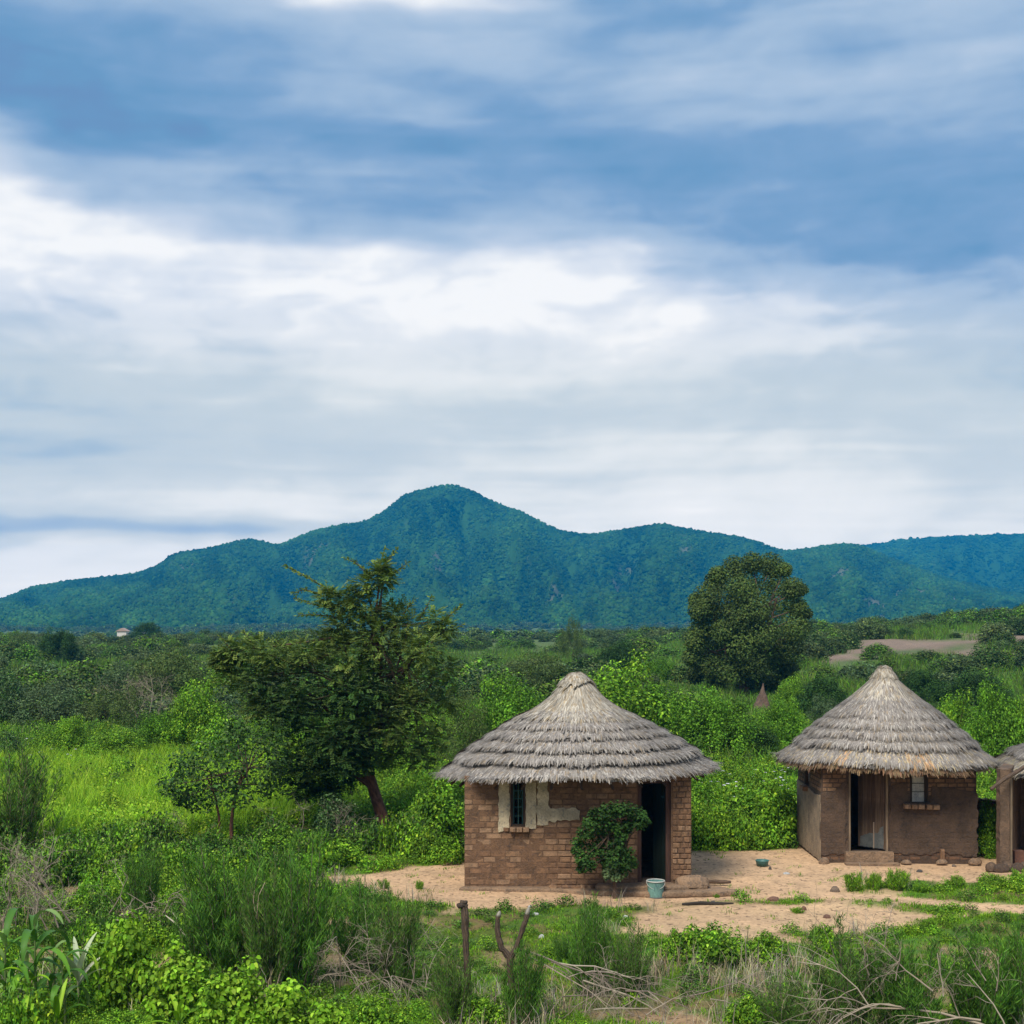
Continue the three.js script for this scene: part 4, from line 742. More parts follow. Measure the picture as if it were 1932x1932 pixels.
crownTree('acacia_tree', 'tall dark feathery tree with leaning reddish trunk, left of the brick hut', [733, 1584], 32.5, {
  seed: 801, bark: M.redBark, branchMat: M.bark, twig: 1, deep: 2.6, cols: A, sprays: 215, spray: 0.19, pairs: 5, L: 0.066, w: 0.6,
  limbs: [[[[738, 1586], [722, 1545], [705, 1490], [690, 1440], [668, 1395]], [0.155, 0.09]], [[[703, 1484], [672, 1462], [640, 1425], [600, 1370]], [0.085, 0.045]], [[[690, 1440], [716, 1370], [722, 1300], [716, 1245], [706, 1180], [716, 1100]], [0.075, 0.018]], [[[718, 1330], [752, 1290], [770, 1245], [800, 1205]], [0.04, 0.018]], [[[716, 1370], [770, 1345], [815, 1290]], [0.045, 0.02]], [[[668, 1395], [600, 1320], [520, 1270]], [0.06, 0.02]]],
  fork: [[690, 1420], [716, 1330], [640, 1400], [720, 1260], [706, 1190], [770, 1260]],
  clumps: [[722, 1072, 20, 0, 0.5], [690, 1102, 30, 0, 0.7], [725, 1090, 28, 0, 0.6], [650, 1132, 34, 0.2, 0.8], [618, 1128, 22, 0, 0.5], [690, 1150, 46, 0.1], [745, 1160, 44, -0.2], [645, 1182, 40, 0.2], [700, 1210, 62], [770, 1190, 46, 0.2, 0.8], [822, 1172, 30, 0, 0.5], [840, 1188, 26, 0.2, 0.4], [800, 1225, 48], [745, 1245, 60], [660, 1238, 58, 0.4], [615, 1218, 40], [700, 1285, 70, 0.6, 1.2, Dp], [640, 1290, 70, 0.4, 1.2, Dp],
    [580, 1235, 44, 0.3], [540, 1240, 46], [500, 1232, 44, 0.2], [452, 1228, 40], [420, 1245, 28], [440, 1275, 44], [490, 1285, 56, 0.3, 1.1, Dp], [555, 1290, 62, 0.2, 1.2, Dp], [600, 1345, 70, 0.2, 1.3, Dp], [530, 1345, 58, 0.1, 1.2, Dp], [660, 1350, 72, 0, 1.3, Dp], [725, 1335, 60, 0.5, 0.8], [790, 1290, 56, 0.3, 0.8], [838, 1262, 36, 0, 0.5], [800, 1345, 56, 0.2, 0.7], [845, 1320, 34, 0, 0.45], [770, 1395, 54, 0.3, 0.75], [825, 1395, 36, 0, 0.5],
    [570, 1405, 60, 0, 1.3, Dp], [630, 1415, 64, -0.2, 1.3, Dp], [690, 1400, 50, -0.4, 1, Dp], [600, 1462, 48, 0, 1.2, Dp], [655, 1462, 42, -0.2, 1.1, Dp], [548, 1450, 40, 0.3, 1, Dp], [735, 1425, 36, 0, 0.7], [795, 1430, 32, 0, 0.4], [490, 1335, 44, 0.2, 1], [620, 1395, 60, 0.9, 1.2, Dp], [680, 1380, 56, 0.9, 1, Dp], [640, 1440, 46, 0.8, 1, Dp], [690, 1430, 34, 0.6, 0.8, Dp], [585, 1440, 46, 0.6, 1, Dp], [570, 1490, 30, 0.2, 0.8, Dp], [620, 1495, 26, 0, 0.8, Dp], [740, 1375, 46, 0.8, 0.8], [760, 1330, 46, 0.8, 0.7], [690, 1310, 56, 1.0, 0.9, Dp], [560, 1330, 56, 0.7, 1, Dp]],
  tips: [[[715, 1075, 0.1], [735, 1055, 0.1], [748, 1035, 0.1]], [[712, 1080, 0], [722, 1050, 0], [727, 1032, 0]], [[700, 1090], [672, 1062], [650, 1052]], [[725, 1085], [750, 1078], [768, 1062]], [[640, 1125], [590, 1095], [536, 1066]], [[630, 1150], [590, 1140], [556, 1128]], [[640, 1165], [600, 1160], [562, 1160]], [[820, 1180], [850, 1160], [872, 1142]], [[790, 1170], [805, 1145], [815, 1125]], [[760, 1160], [775, 1140], [785, 1128]], [[820, 1200], [850, 1190], [876, 1178]], [[600, 1120], [575, 1112], [552, 1120]], [[440, 1230], [425, 1212], [415, 1200]], [[480, 1225], [470, 1205], [458, 1192]], [[540, 1225], [525, 1210], [505, 1205]]],
});
crownTree('small_tree', 'small round-leaved tree on two thin reddish trunks, in front of the tall dark tree', [437, 1603], 30.9, {
  seed: 811, bark: M.redBark, branchMat: M.bark, twig: 0.6, deep: 1.1, cols: GREEN.deep.concat([[0.07, 0.13, 0.03], [0.09, 0.15, 0.04], [0.06, 0.11, 0.03]]), per: 230, L: 0.078, w: 0.72,
  limbs: [[[[438, 1604], [436, 1560], [440, 1520], [450, 1480], [462, 1440]], [0.045, 0.02]], [[[416, 1575, -0.3], [413, 1540, -0.3], [405, 1500, -0.2], [390, 1465, 0]], [0.032, 0.015]], [[[447, 1490], [470, 1450], [485, 1415]], [0.025, 0.012]]],
  fork: [[450, 1480], [400, 1490], [466, 1450]],
  clumps: [[352, 1472, 42], [322, 1482, 24], [345, 1440, 30], [380, 1432, 42], [420, 1408, 46], [460, 1400, 44], [500, 1385, 40], [520, 1400, 28], [395, 1475, 44], [440, 1450, 48], [490, 1440, 46], [520, 1445, 30], [430, 1495, 36], [470, 1490, 38], [380, 1510, 30], [510, 1480, 30], [450, 1375, 26], [345, 1505, 22]],
});
crownTree('round_tree', 'large dense rounded tree standing alone behind the gap between the two huts', [1405, 1322], 82, {
  seed: 821, bark: M.bark, twig: 2.4, deep: 4.6, cols: [[0.068, 0.112, 0.022], [0.09, 0.138, 0.026], [0.058, 0.095, 0.02], [0.11, 0.155, 0.032]], per: 1500, L: 0.135, w: 0.6,
  limbs: [[[[1405, 1326], [1404, 1280], [1400, 1220], [1405, 1150]], [0.34, 0.12]], [[[1404, 1270], [1360, 1200], [1345, 1140]], [0.16, 0.05]], [[[1402, 1250], [1450, 1190], [1465, 1130]], [0.16, 0.05]]],
  fork: [[1404, 1270], [1400, 1215], [1365, 1200], [1445, 1195]],
  clumps: [[1420, 1062, 22], [1385, 1070, 24], [1455, 1066, 26], [1480, 1075, 14, 0, 0.7], [1355, 1085, 18], [1350, 1100, 24], [1405, 1095, 36], [1460, 1100, 34], [1495, 1110, 22], [1335, 1125, 28], [1312, 1132, 14, 0, 0.6], [1320, 1150, 22], [1375, 1130, 38], [1430, 1135, 40], [1485, 1140, 34], [1512, 1112, 12, 0, 0.5], [1508, 1148, 18], [1522, 1158, 10, 0, 0.5], [1345, 1165, 34], [1325, 1185, 26], [1400, 1175, 42], [1455, 1180, 40], [1500, 1185, 28], [1515, 1180, 14, 0, 0.6], [1312, 1210, 22], [1340, 1215, 34], [1385, 1220, 40], [1440, 1225, 40], [1485, 1222, 32], [1305, 1240, 18], [1335, 1255, 30], [1380, 1262, 36], [1430, 1266, 36], [1475, 1258, 28], [1312, 1272, 18], [1355, 1288, 22, -1.6], [1408, 1294, 22, -1.6], [1452, 1290, 20, -1.6], [1490, 1265, 18], [1400, 1112, 30, 2.2], [1425, 1150, 32, 2.4], [1392, 1165, 30, 2.4], [1440, 1195, 32, 2.3], [1400, 1215, 32, 2.4], [1370, 1190, 26, 2.2], [1420, 1250, 30, 2.1]],
});
crownTree('young_tree', 'young dark-leaved tree with a crooked crown growing against the brick hut wall', [1160, 1692], 25.75, {
  seed: 831, bark: M.bark, twig: 0.42, deep: 0.42, cols: GREEN.deep.concat([[0.055, 0.13, 0.018], [0.045, 0.11, 0.014]]), per: 210, L: 0.062, w: 0.62,
  limbs: [[[[1161, 1696], [1160, 1672], [1157, 1640], [1150, 1610], [1145, 1580]], [0.045, 0.018]], [[[1157, 1640], [1175, 1610], [1184, 1580]], [0.02, 0.01]], [[[1148, 1600], [1128, 1570], [1115, 1550]], [0.02, 0.01]]],
  fork: [[1150, 1610], [1145, 1580], [1175, 1610], [1160, 1560]],
  clumps: [[1093, 1590, 14], [1088, 1605, 10, 0, 0.6], [1098, 1620, 14], [1105, 1572, 16], [1118, 1555, 18], [1130, 1540, 18], [1145, 1530, 17], [1163, 1527, 17], [1182, 1527, 16], [1198, 1533, 15], [1212, 1540, 12], [1217, 1550, 8, 0, 0.5], [1206, 1553, 12], [1135, 1565, 20], [1150, 1555, 18], [1128, 1590, 20], [1118, 1608, 17], [1148, 1585, 20], [1162, 1600, 18], [1168, 1594, 13], [1140, 1615, 19], [1160, 1622, 18], [1182, 1612, 16], [1192, 1628, 13], [1178, 1635, 15], [1112, 1632, 12], [1096, 1638, 8, 0, 0.5], [1150, 1640, 13], [1150, 1648, 13, 0.1, 1, GREEN.pale], [1164, 1652, 10, 0.12, 1, GREEN.pale], [1160, 1636, 9, 0.14, 0.8, GREEN.pale], [1163, 1564, 9], [1170, 1578, 12], [1178, 1572, 7, 0, 0.6], [1120, 1532, 8, 0, 0.5], [1106, 1552, 8, 0, 0.5], [1182, 1556, 11], [1186, 1566, 7, 0, 0.6]],
});

// ---------------------------------------------------------------- bushes that one can tell apart
const BG = 'bushes growing behind the huts', LB = 'bushes at the left of the valley', FG = 'shrubs growing in the foreground';
[
  ['bright', 1165, 1246, 1446, 250, 'bright green bush rising right behind the left hut\'s thatch, its top beside the roof peak', BG],
  ['lush', 1255, 1292, 1442, 170, 'mid-green bush sloping down behind the right eave of the brick hut', BG],
  ['lush', 960, 1276, 1462, 190, 'mid-green bush behind the left slope of the brick hut\'s roof', BG],
  ['olive', 880, 1300, 1470, 120, 'olive bush between the tall dark tree and the brick hut\'s roof', BG],
  ['lush', 1345, 1302, 1448, 190, 'wide leafy bush in the gap between the huts, below the lone round tree', BG],
  ['deep', 1420, 1352, 1446, 120, 'dark leafy bush left of the plastered hut\'s eave', BG],
  ['lush', 1478, 1318, 1440, 120, 'leafy bush hanging beside the left edge of the plastered hut\'s roof', BG],
  ['deep', 1552, 1268, 1372, 128, 'dark rounded bush seen left of the plastered hut\'s roof peak', BG],
  ['greyGreen', 1560, 1308, 1405, 100, 'pale grey-green bush touching the left slope of the plastered hut\'s roof', BG],
  ['bright', 1492, 1278, 1356, 80, 'small bright bush close to the right of the termite mound', BG],
  ['bright', 1800, 1312, 1478, 150, 'bright bush behind the right slope of the plastered hut\'s roof', BG],
  ['lush', 1880, 1290, 1492, 150, 'leafy bush above the roof of the open hut at the right edge', BG],
  ['bright', 1945, 1300, 1492, 130, 'bright bush cut by the right edge above the open hut', BG],
  ['deep', 1742, 1254, 1348, 110, 'dark bush just right of the plastered hut\'s roof peak', BG],
  ['deep', 1840, 1262, 1360, 150, 'broad dark bush under the rocky bank at the right', BG],
  ['lush', 1800, 1430, 1596, 70, 'leafy shrub behind the right wall of the plastered hut', BG],
  ['lush', 1868, 1500, 1612, 56, 'low shrub in the gap between the plastered hut and the open hut', BG],
  ['bright', 1862, 1560, 1618, 44, 'bright young weed at the foot of the broken wall', BG],
  ['deep', 1168, 1200, 1288, 112, 'dark blue-green dome-shaped bush far behind the left hut\'s roof peak', BG],
  ['olive', 1078, 1170, 1258, 56, 'slender upright bush out on the plain behind the brick hut\'s roof peak', BG],
  ['lush', 1246, 1240, 1302, 78, 'small rounded bush between the dome-shaped bush and the lone round tree', BG],
  ['olive', 1010, 1225, 1330, 150, 'broad olive bush on the plain right of the tall dark tree', BG],
  ['bright', 128, 1356, 1446, 118, 'bright bush behind the tall grass, nearest the left edge', LB],
  ['bright', 222, 1372, 1452, 150, 'bright low bush in the middle of the row behind the tall grass', LB],
  ['bright', 372, 1284, 1440, 150, 'tall bright bush beside the left flank of the tall dark tree', LB],
  ['lush', 300, 1340, 1440, 130, 'leafy bush left of the tall bright bush', LB],
  ['lush', 420, 1340, 1468, 110, 'leafy bush half hidden behind the small two-trunked tree', LB],
  ['greyGreen', 92, 1276, 1392, 190, 'wide grey-green bush at the left below the bare earth patch', LB],
  ['olive', 208, 1292, 1392, 150, 'olive bush below the right end of the bare earth patch', LB],
  ['olive', 312, 1208, 1352, 190, 'large pale olive bush left of the tall dark tree\'s crown', LB],
  ['greyGreen', 240, 1245, 1345, 140, 'grey-green bush right of the bare earth patch', LB],
  ['deep', 14, 1268, 1392, 84, 'very dark bush cut by the left edge beside the grey-green bush', LB],
  ['deep', 112, 1190, 1262, 92, 'dark round bush out on the plain above the bare earth patch', LB],
  ['deep', 170, 1250, 1284, 66, 'low dark bush on the far side of the bare earth patch', LB],
  ['olive', 46, 1190, 1240, 70, 'flat-topped bush on the plain near the left edge', LB],
  ['deep', 276, 1170, 1214, 66, 'dark flat-crowned tree far off beside the pale cottage', LB],
  ['olive', 20, 1380, 1462, 70, 'olive bush by the reddish bare spot at the left edge', LB],
  ['wispyOlive', 20, 1420, 1632, 150, 'tall dark feathery bush at the left edge above the dry branches', FG],
  ['wispy', 270, 1598, 1742, 74, 'narrow dark wispy shrub left of the grey brushwood ring', FG],
  ['wispy', 562, 1596, 1862, 150, 'tallest dark green wispy shrub in the left foreground', FG],
  ['wispy', 430, 1600, 1850, 160, 'dark wispy shrub immediately left of the tallest wispy one', FG],
  ['wispyOlive', 508, 1660, 1872, 110, 'olive wispy shrub with dry stems between the two tall dark ones', FG],
  ['wispy', 372, 1690, 1850, 100, 'wispy shrub behind the middle of the broad-leaved row', FG],
  ['wispy', 690, 1672, 1832, 120, 'bright-tipped wispy shrub left of the straight post', FG],
  ['wispyOlive', 745, 1690, 1872, 100, 'greyish wispy shrub tangled in the brown brushwood left of the straight post', FG],
  ['wispyOlive', 855, 1800, 1948, 80, 'bluish wispy shrub at the foot of the straight post', FG],
  ['wispy', 990, 1775, 1946, 84, 'wispy shrub growing around the forked post', FG],
  ['wispy', 1112, 1704, 1880, 84, 'upright wispy shrub in the turf before the young tree', FG],
  ['wispyOlive', 1188, 1752, 1888, 90, 'wispy shrub directly right of the upright one before the young tree', FG],
  ['wispy', 1062, 1760, 1812, 40, 'tiny wispy shrub in the turf right of the forked post', FG],
  ['wispyOlive', 1600, 1752, 1960, 170, 'broad dark wispy shrub under the left of the pale dead branches at right', FG],
  ['wispy', 1712, 1770, 1975, 150, 'dark wispy shrub in the middle under the pale dead branches at right', FG],
  ['wispy', 1850, 1762, 1965, 140, 'tall grassy shrub right of the pale dead branches', FG],
  ['wispy', 1925, 1752, 1958, 110, 'grassy shrub cut by the right edge in the foreground', FG],
  ['wispyOlive', 1480, 1850, 1965, 110, 'low wispy shrub at the bottom left of the broad dark one', FG],
  ['bean', 240, 1708, 1898, 140, 'highest broad-leaved bright plant of the left foreground row', FG],
  ['bean', 186, 1742, 1872, 100, 'broad-leaved bright plant between the maize and the highest one', FG],
  ['bean', 345, 1765, 1935, 150, 'second broad-leaved bright plant going down the row to the right', FG],
  ['bean', 440, 1798, 1962, 150, 'third broad-leaved bright plant going down the row to the right', FG],
  ['bean', 535, 1832, 1976, 140, 'fourth broad-leaved bright plant going down the row to the right', FG],
  ['bean', 622, 1874, 1990, 120, 'lowest broad-leaved bright plant at the right end of the row', FG],
  ['low', 700, 1880, 1975, 140, 'low leafy plant at the bottom edge between broad-leaved row and straight post', FG],
  ['low', 1340, 1738, 1822, 150, 'bright leafy clump at the lower edge of the sandy patch', FG],
  ['low', 1278, 1752, 1812, 80, 'small leafy clump left of the bright one below the sandy patch', FG],
  ['low', 1450, 1758, 1822, 100, 'dull leafy clump right of the bright one below the sandy patch', FG],
  ['low', 1555, 1738, 1800, 60, 'small dark leafy weed above the pale dead branches', FG],
  ['low', 1420, 1868, 1950, 120, 'bright leafy weeds at the bottom edge right of the grey brushwood', FG],
  ['low', 900, 1880, 1945, 110, 'yellowish low weeds between the two posts at the bottom edge', FG],
  ['low', 540, 1560, 1626, 130, 'low leafy clump under the shaded side of the tall dark tree', FG],
  ['low', 640, 1580, 1632, 110, 'low leafy clump left of the leaning reddish trunk\'s foot', FG],
  ['greyGreen', 322, 1580, 1612, 60, 'silvery grey-green weed at the near edge of the tall grass', FG],
  ['deep', 632, 1492, 1598, 100, 'dark bush in the shade left of the leaning reddish trunk', FG],
  ['bright', 1330, 1455, 1570, 90, 'taller bright weed just behind the right wall of the brick hut', BG],
  ['lush', 1400, 1470, 1580, 120, 'leafy dark-green shrub in the middle of the gap between the huts', BG],
  ['bright', 1470, 1462, 1592, 100, 'bright flowering shrub against the pale side wall of the plastered hut', BG],
  ['low', 800, 1572, 1622, 100, 'low leafy clump right of the leaning reddish trunk\'s foot', FG],
  ['low', 840, 1572, 1628, 90, 'low leafy clump against the left corner of the brick hut', FG],
  ['lush', 822, 1462, 1600, 120, 'leafy shrub filling the space between leaning trunk and brick hut', FG],
  ['lush', 800, 1482, 1588, 84, 'smaller leafy shrub just right of the leaning trunk', FG],
].forEach(([k, x, a, b, w, label, group]) => plant(k, k === 'wispy' || k === 'wispyOlive' ? 'wispy_shrub' : k === 'bean' || k === 'low' ? 'leafy_plant' : 'bush', x, a, b, w, label, k === 'bean' || k === 'low' ? 'plant' : 'bush', group));
[[1610, 1646, 1684, 40, 'leftmost of the small green tufts on the sand before the plastered hut'], [1648, 1642, 1681, 32, 'brownish small tuft touching the leftmost one before the plastered hut'], [1694, 1634, 1680, 46, 'largest small green tuft before the plastered hut\'s window'], [1803, 1648, 1676, 42, 'low green tuft below the right corner of the plastered hut'], [1877, 1646, 1677, 44, 'low green tuft before the open hut\'s pier'], [1927, 1638, 1676, 44, 'green tuft at the right edge before the open hut'], [1738, 1662, 1684, 34, 'thin faded tuft right of the largest one'], [1505, 1708, 1722, 26, 'tiny green tuft in the lower sandy patch'], [1752, 1728, 1752, 36, 'small green tuft in the turf below the path'], [724, 1656, 1678, 22, 'small weed on the sand left of the brick hut'], [792, 1660, 1680, 16, 'tiny weed on the sand near the left wall of the brick hut'], [1352, 1680, 1690, 12, 'tiny green sprout on the sand right of the bucket']].forEach(([x, a, b, w, label]) => plant('sprig', 'grass_tuft', x, a, b, w, label, 'tuft', 'small green tufts on the sand'));

// ---------------------------------------------------------------- termite mound, far cottage
{
  const [mx, md] = onGround(1436, 1350), g = new THREE.CylinderGeometry(0.05, 0.62, 1.55, 26, 22), p = g.attributes.position;
  for (let k = 0; k < p.count; k++) { const y = p.getY(k), t = (y + 0.775) / 1.55, a = Math.atan2(p.getZ(k), p.getX(k)), q = (0.95 * Math.pow(1 - t, 1.7) + 0.14 * (1 - t) + 0.05) / Math.max(0.05, lerp(0.62, 0.05, t)) * 0.62 * (1 + 0.6 * fbm(Math.cos(a) * 1.6, Math.sin(a) * 1.6, t * 5, 5, 181) * (1 - 0.5 * t)); p.setX(k, p.getX(k) * q + 0.1 * t); p.setZ(k, p.getZ(k) * q); }
  g.translate(0, 0.72, 0); g.computeVertexNormals();
  top('termite_mound', unitUV(g), std([0.19, 0.118, 0.083], { map: rep(clayTex, 1, 1), bumpMap: rep(roughTex, 1, 1), bumpScale: 0.04 }), null, 'reddish-brown pointed termite mound among the bushes below the lone round tree', 'termite mound').position.set(mx, land(mx, md), -md);
  const d = 340, q = at(232, 1192, d); q.y = land(q.x, d) + 1.7; const c = thing('cottage', 'tiny pale-walled cottage far out on the plain at the left', 'house', [q.x, land(q.x, d), -d]);
  const base = q.y - land(q.x, d);
  part('wall', box(2.6, 2.6 + base, 3, 0, (base + 2.6) / 2 - 1, 0), std([0.55, 0.50, 0.47]), c); part('wall', box(1.8, 1.8 + base, 3, 4.6, (base + 1.8) / 2 - 1, -3), std([0.50, 0.50, 0.48]), c);
  const rf = (w, h, x, y, z) => { const s = new THREE.Shape([[-w / 2, 0], [w / 2, 0], [0, h]].map((v) => new THREE.Vector2(...v))), e = new THREE.ExtrudeGeometry(s, { depth: 3.6, bevelEnabled: false }); e.translate(x, y, z - 1.8); return unitUV(e); };
  part('roof', rf(3.4, 0.9, 0, base + 1.6, 0), std([0.32, 0.22, 0.18]), c); part('roof', rf(2.6, 0.7, 4.6, base + 0.8, -3), std([0.40, 0.42, 0.42]), c); c.scale.setScalar(0.8);
}

// ---------------------------------------------------------------- posts
function rough(g, pts, rad, sides, seed) { const r = rng(seed), P = [], R = []; for (let k = 0; k < pts.length - 1; k++) for (let j = 0; j < 6; j++) { const f = j / 6; P.push(pts[k].map((v, i) => lerp(v, pts[k + 1][i], f) + (r() - 0.5) * 0.010)); R.push(lerp(rad[k], rad[k + 1], f) * (0.86 + 0.28 * r())); } P.push(pts[pts.length - 1]); R.push(rad[rad.length - 1]); g.tube(P, R, sides, [1, 1, 1]); }
{
  const d = 17.6, L = (x, y, dz = 0) => { const p = at(x, y, d - dz); return [p.x, p.y, p.z]; }, postBark = std([0.125, 0.085, 0.060], { map: rep(barkTex, 1, 2), bumpMap: rep(barkTex, 1, 2), bumpScale: 0.02 }), cut = std([0.40, 0.36, 0.30], { map: rep(woodTex, 3, 3) });
  const a = thing('fence_post', 'straight rough brown post with a knobbed top in the foreground', 'post'), g = new GB(); rough(g, [L(888, 1965), L(887, 1931), L(882, 1843), L(878.5, 1772), L(876, 1712), L(875.5, 1700)], [0.046, 0.044, 0.040, 0.040, 0.043, 0.046], 10, 3); part('shaft', g.geo(), postBark, a);
  const k = new GB(); rough(k, [L(876, 1706, 0.01), L(868, 1708, 0.02), L(863, 1711, 0.02)], [0.036, 0.034, 0.026], 9, 5); part('knob', k.geo(), std([0.06, 0.042, 0.034], { map: rep(barkTex, 1, 1) }), a);
  const b = thing('forked_post', 'forked brown post with two pale cut tips standing in a wispy shrub', 'post'), h = new GB(); rough(h, [L(972, 1965), L(972, 1931), L(966, 1861), L(961, 1808), L(945, 1786), L(938.5, 1758), L(940, 1728)], [0.048, 0.045, 0.040, 0.038, 0.034, 0.032, 0.031], 10, 7); part('shaft', h.geo(), postBark, b);
  const m = new GB(); rough(m, [L(961, 1812), L(975, 1786), L(987, 1750), L(995, 1724)], [0.034, 0.031, 0.031, 0.030], 9, 9); part('fork_arm', m.geo(), postBark, b);
  for (const [x, y, x2, y2] of [[940, 1729, 943, 1719], [994.5, 1725, 998, 1712]]) { const t = new GB(); t.tube([L(x, y), L((x + x2) / 2, (y + y2) / 2), L(x2, y2)], [0.033, 0.028, 0.012], 8, [1, 1, 1]); part('cut_tip', t.geo(), cut, b, 'pale split end'); }
}

// ---------------------------------------------------------------- dead branches and brushwood
function twigs(g, p, d, len, rad, depth, r, o) {
  const n = 4, pts = [p], rr = [rad]; let q = p, dir = d;
  for (let k = 1; k <= n; k++) { dir = norm3(dir.map((v, i) => v + (r() - 0.5) * o.bend + (i === 1 ? o.up : 0))); q = q.map((v, i) => v + dir[i] * len / n); pts.push(q); rr.push(rad * (1 - 0.55 * k / n)); }
  const c = pick(GREEN.dry, r); g.tube(pts, rr, depth > 1 ? 6 : 4, c, false);
  if (depth <= 0) return;
  const kids = o.kids[0] + 1 + Math.floor(r() * o.kids[1]);
  for (let k = 0; k < kids; k++) { const at_ = 1 + Math.floor(r() * n), e = randDir(r), nd = norm3(dir.map((v, i) => v * 0.75 + e[i] * 0.85)); twigs(g, pts[at_], nd, len * (0.42 + 0.3 * r()), rad * 0.5, depth - 1, r, o); }
}
const FB = 'dead branches and brushwood';
function brush(name, label, roots, o) {
  const g = new GB(), r = rng(o.seed), p0 = roots[0], b = at(p0[0], p0[1], p0[2]), t = thing(name, label, 'dead branches', [b.x, 0, b.z], FB);
  for (const [x, y, d, dx, dy, dz, len, rad] of roots) { const p = at(x, y, d); twigs(g, [p.x - b.x, Math.max(0.02, p.y), p.z - b.z], norm3([dx, dy, dz]), len, rad * 0.72, o.depth, r, o); }
  part('branch', g.geo(), M.dry, t); return t;
}
brush('dead_branch', 'pale dry leaning branch with withered twigs at the left edge', [[132, 1740, 22.6, -0.45, 0.9, 0.1, 1.15, 0.022], [110, 1750, 22.4, -0.2, 0.9, 0.2, 0.9, 0.018], [60, 1750, 22.2, 0.1, 0.8, 0, 0.8, 0.014], [30, 1740, 22.4, -0.1, 0.8, 0, 0.8, 0.013], [90, 1755, 22.2, -0.4, 0.8, 0, 0.7, 0.013], [5, 1745, 22.3, 0.2, 0.8, 0, 0.8, 0.012]], { seed: 901, depth: 3, kids: [3, 3], bend: 0.5, up: 0.02 });
brush('dead_branch', 'grey brushwood ring lying among shrubs behind the highest broad-leaved plant', [[205, 1725, 23.4, 0.3, 0.8, 0, 0.7, 0.014], [225, 1728, 23.3, 0.8, 0.5, 0, 0.7, 0.014], [250, 1735, 23.3, 0.7, 0.55, 0.1, 0.7, 0.013], [285, 1738, 23.2, -0.3, 0.8, 0, 0.65, 0.013], [300, 1730, 23.2, 0.5, 0.6, 0, 0.5, 0.012], [215, 1735, 23.1, 0.9, 0.2, 0.2, 0.7, 0.012]], { seed: 902, depth: 3, kids: [2, 3], bend: 0.7, up: -0.08 });
{ const d = 20.2, L = (x, y) => { const p = at(x, y, d); return [p.x, p.y, p.z]; }, t = thing('dead_branch', 'single bare white forked branch above the broad-leaved row', 'dead branches', [0, 0, 0], FB), g = new GB(); g.tube([L(366, 1782), L(346, 1762), L(334, 1744), L(322, 1735), L(312, 1727)], [0.018, 0.015, 0.012, 0.010, 0.006], 7, [0.52, 0.45, 0.36]); g.tube([L(334, 1745), L(333, 1732), L(326, 1722)], [0.012, 0.009, 0.006], 6, [0.5, 0.44, 0.35]); part('branch', g.geo(), M.dry, t); }
{ const d = 19.4, L = (x, y) => { const p = at(x, y, d); return [p.x, p.y, p.z]; }, t = thing('dead_branch', 'thin tall dry stem standing before the tallest wispy shrub', 'dead branches', [0, 0, 0], FB), g = new GB(); g.tube([L(502, 1862), L(498, 1820), L(488, 1780), L(484, 1730), L(488, 1690), L(500, 1665)], [0.013, 0.012, 0.010, 0.008, 0.006, 0.004], 6, [0.36, 0.28, 0.20]); g.tube([L(484, 1735), L(478, 1700), L(480, 1680)], [0.007, 0.005, 0.003], 5, [0.36, 0.28, 0.2]); part('branch', g.geo(), M.dry, t); }
brush('dead_branch', 'brown dry brushwood tangle left of the straight post', [[640, 1872, 19.4, 0.2, 0.9, 0, 0.8, 0.013], [680, 1880, 19.3, -0.2, 0.9, 0, 0.85, 0.013], [715, 1876, 19.3, 0.3, 0.9, 0.1, 0.85, 0.013], [740, 1880, 19.2, -0.5, 0.7, 0, 0.9, 0.012], [770, 1880, 19.2, 0.2, 0.9, 0, 0.9, 0.012], [800, 1885, 19.1, 0.1, 0.9, 0, 0.9, 0.011], [660, 1885, 19.2, 0.6, 0.6, 0, 0.8, 0.012], [600, 1850, 19.6, 0.5, 0.6, 0, 0.7, 0.011]], { seed: 903, depth: 3, kids: [3, 3], bend: 0.6, up: -0.14 });
brush('dead_branch', 'grey brushwood pile stretching right from the forked post', [[985, 1792, 18.4, 0.85, -0.3, 0.05, 1.1, 0.020], [990, 1800, 18.5, 0.9, -0.35, 0, 1.2, 0.016], [1040, 1815, 18.5, 0.8, 0.1, 0.1, 1.1, 0.015], [1100, 1850, 18.3, 0.8, -0.1, 0, 1.2, 0.016], [1180, 1870, 18.3, 0.8, 0.15, 0, 1.1, 0.014], [1240, 1890, 18.1, -0.7, 0.3, 0.1, 1.0, 0.013], [1300, 1880, 18.2, 0.8, 0.1, 0, 0.9, 0.012], [1120, 1905, 18.0, 0.7, 0.3, 0, 0.7, 0.012], [1220, 1915, 17.9, 0.5, 0.5, 0, 0.5, 0.011], [1340, 1885, 18.2, 0.9, 0.2, 0, 0.8, 0.011], [1060, 1880, 18.2, 0.7, 0.3, 0, 0.9, 0.012]], { seed: 904, depth: 3, kids: [3, 3], bend: 0.5, up: -0.16 });
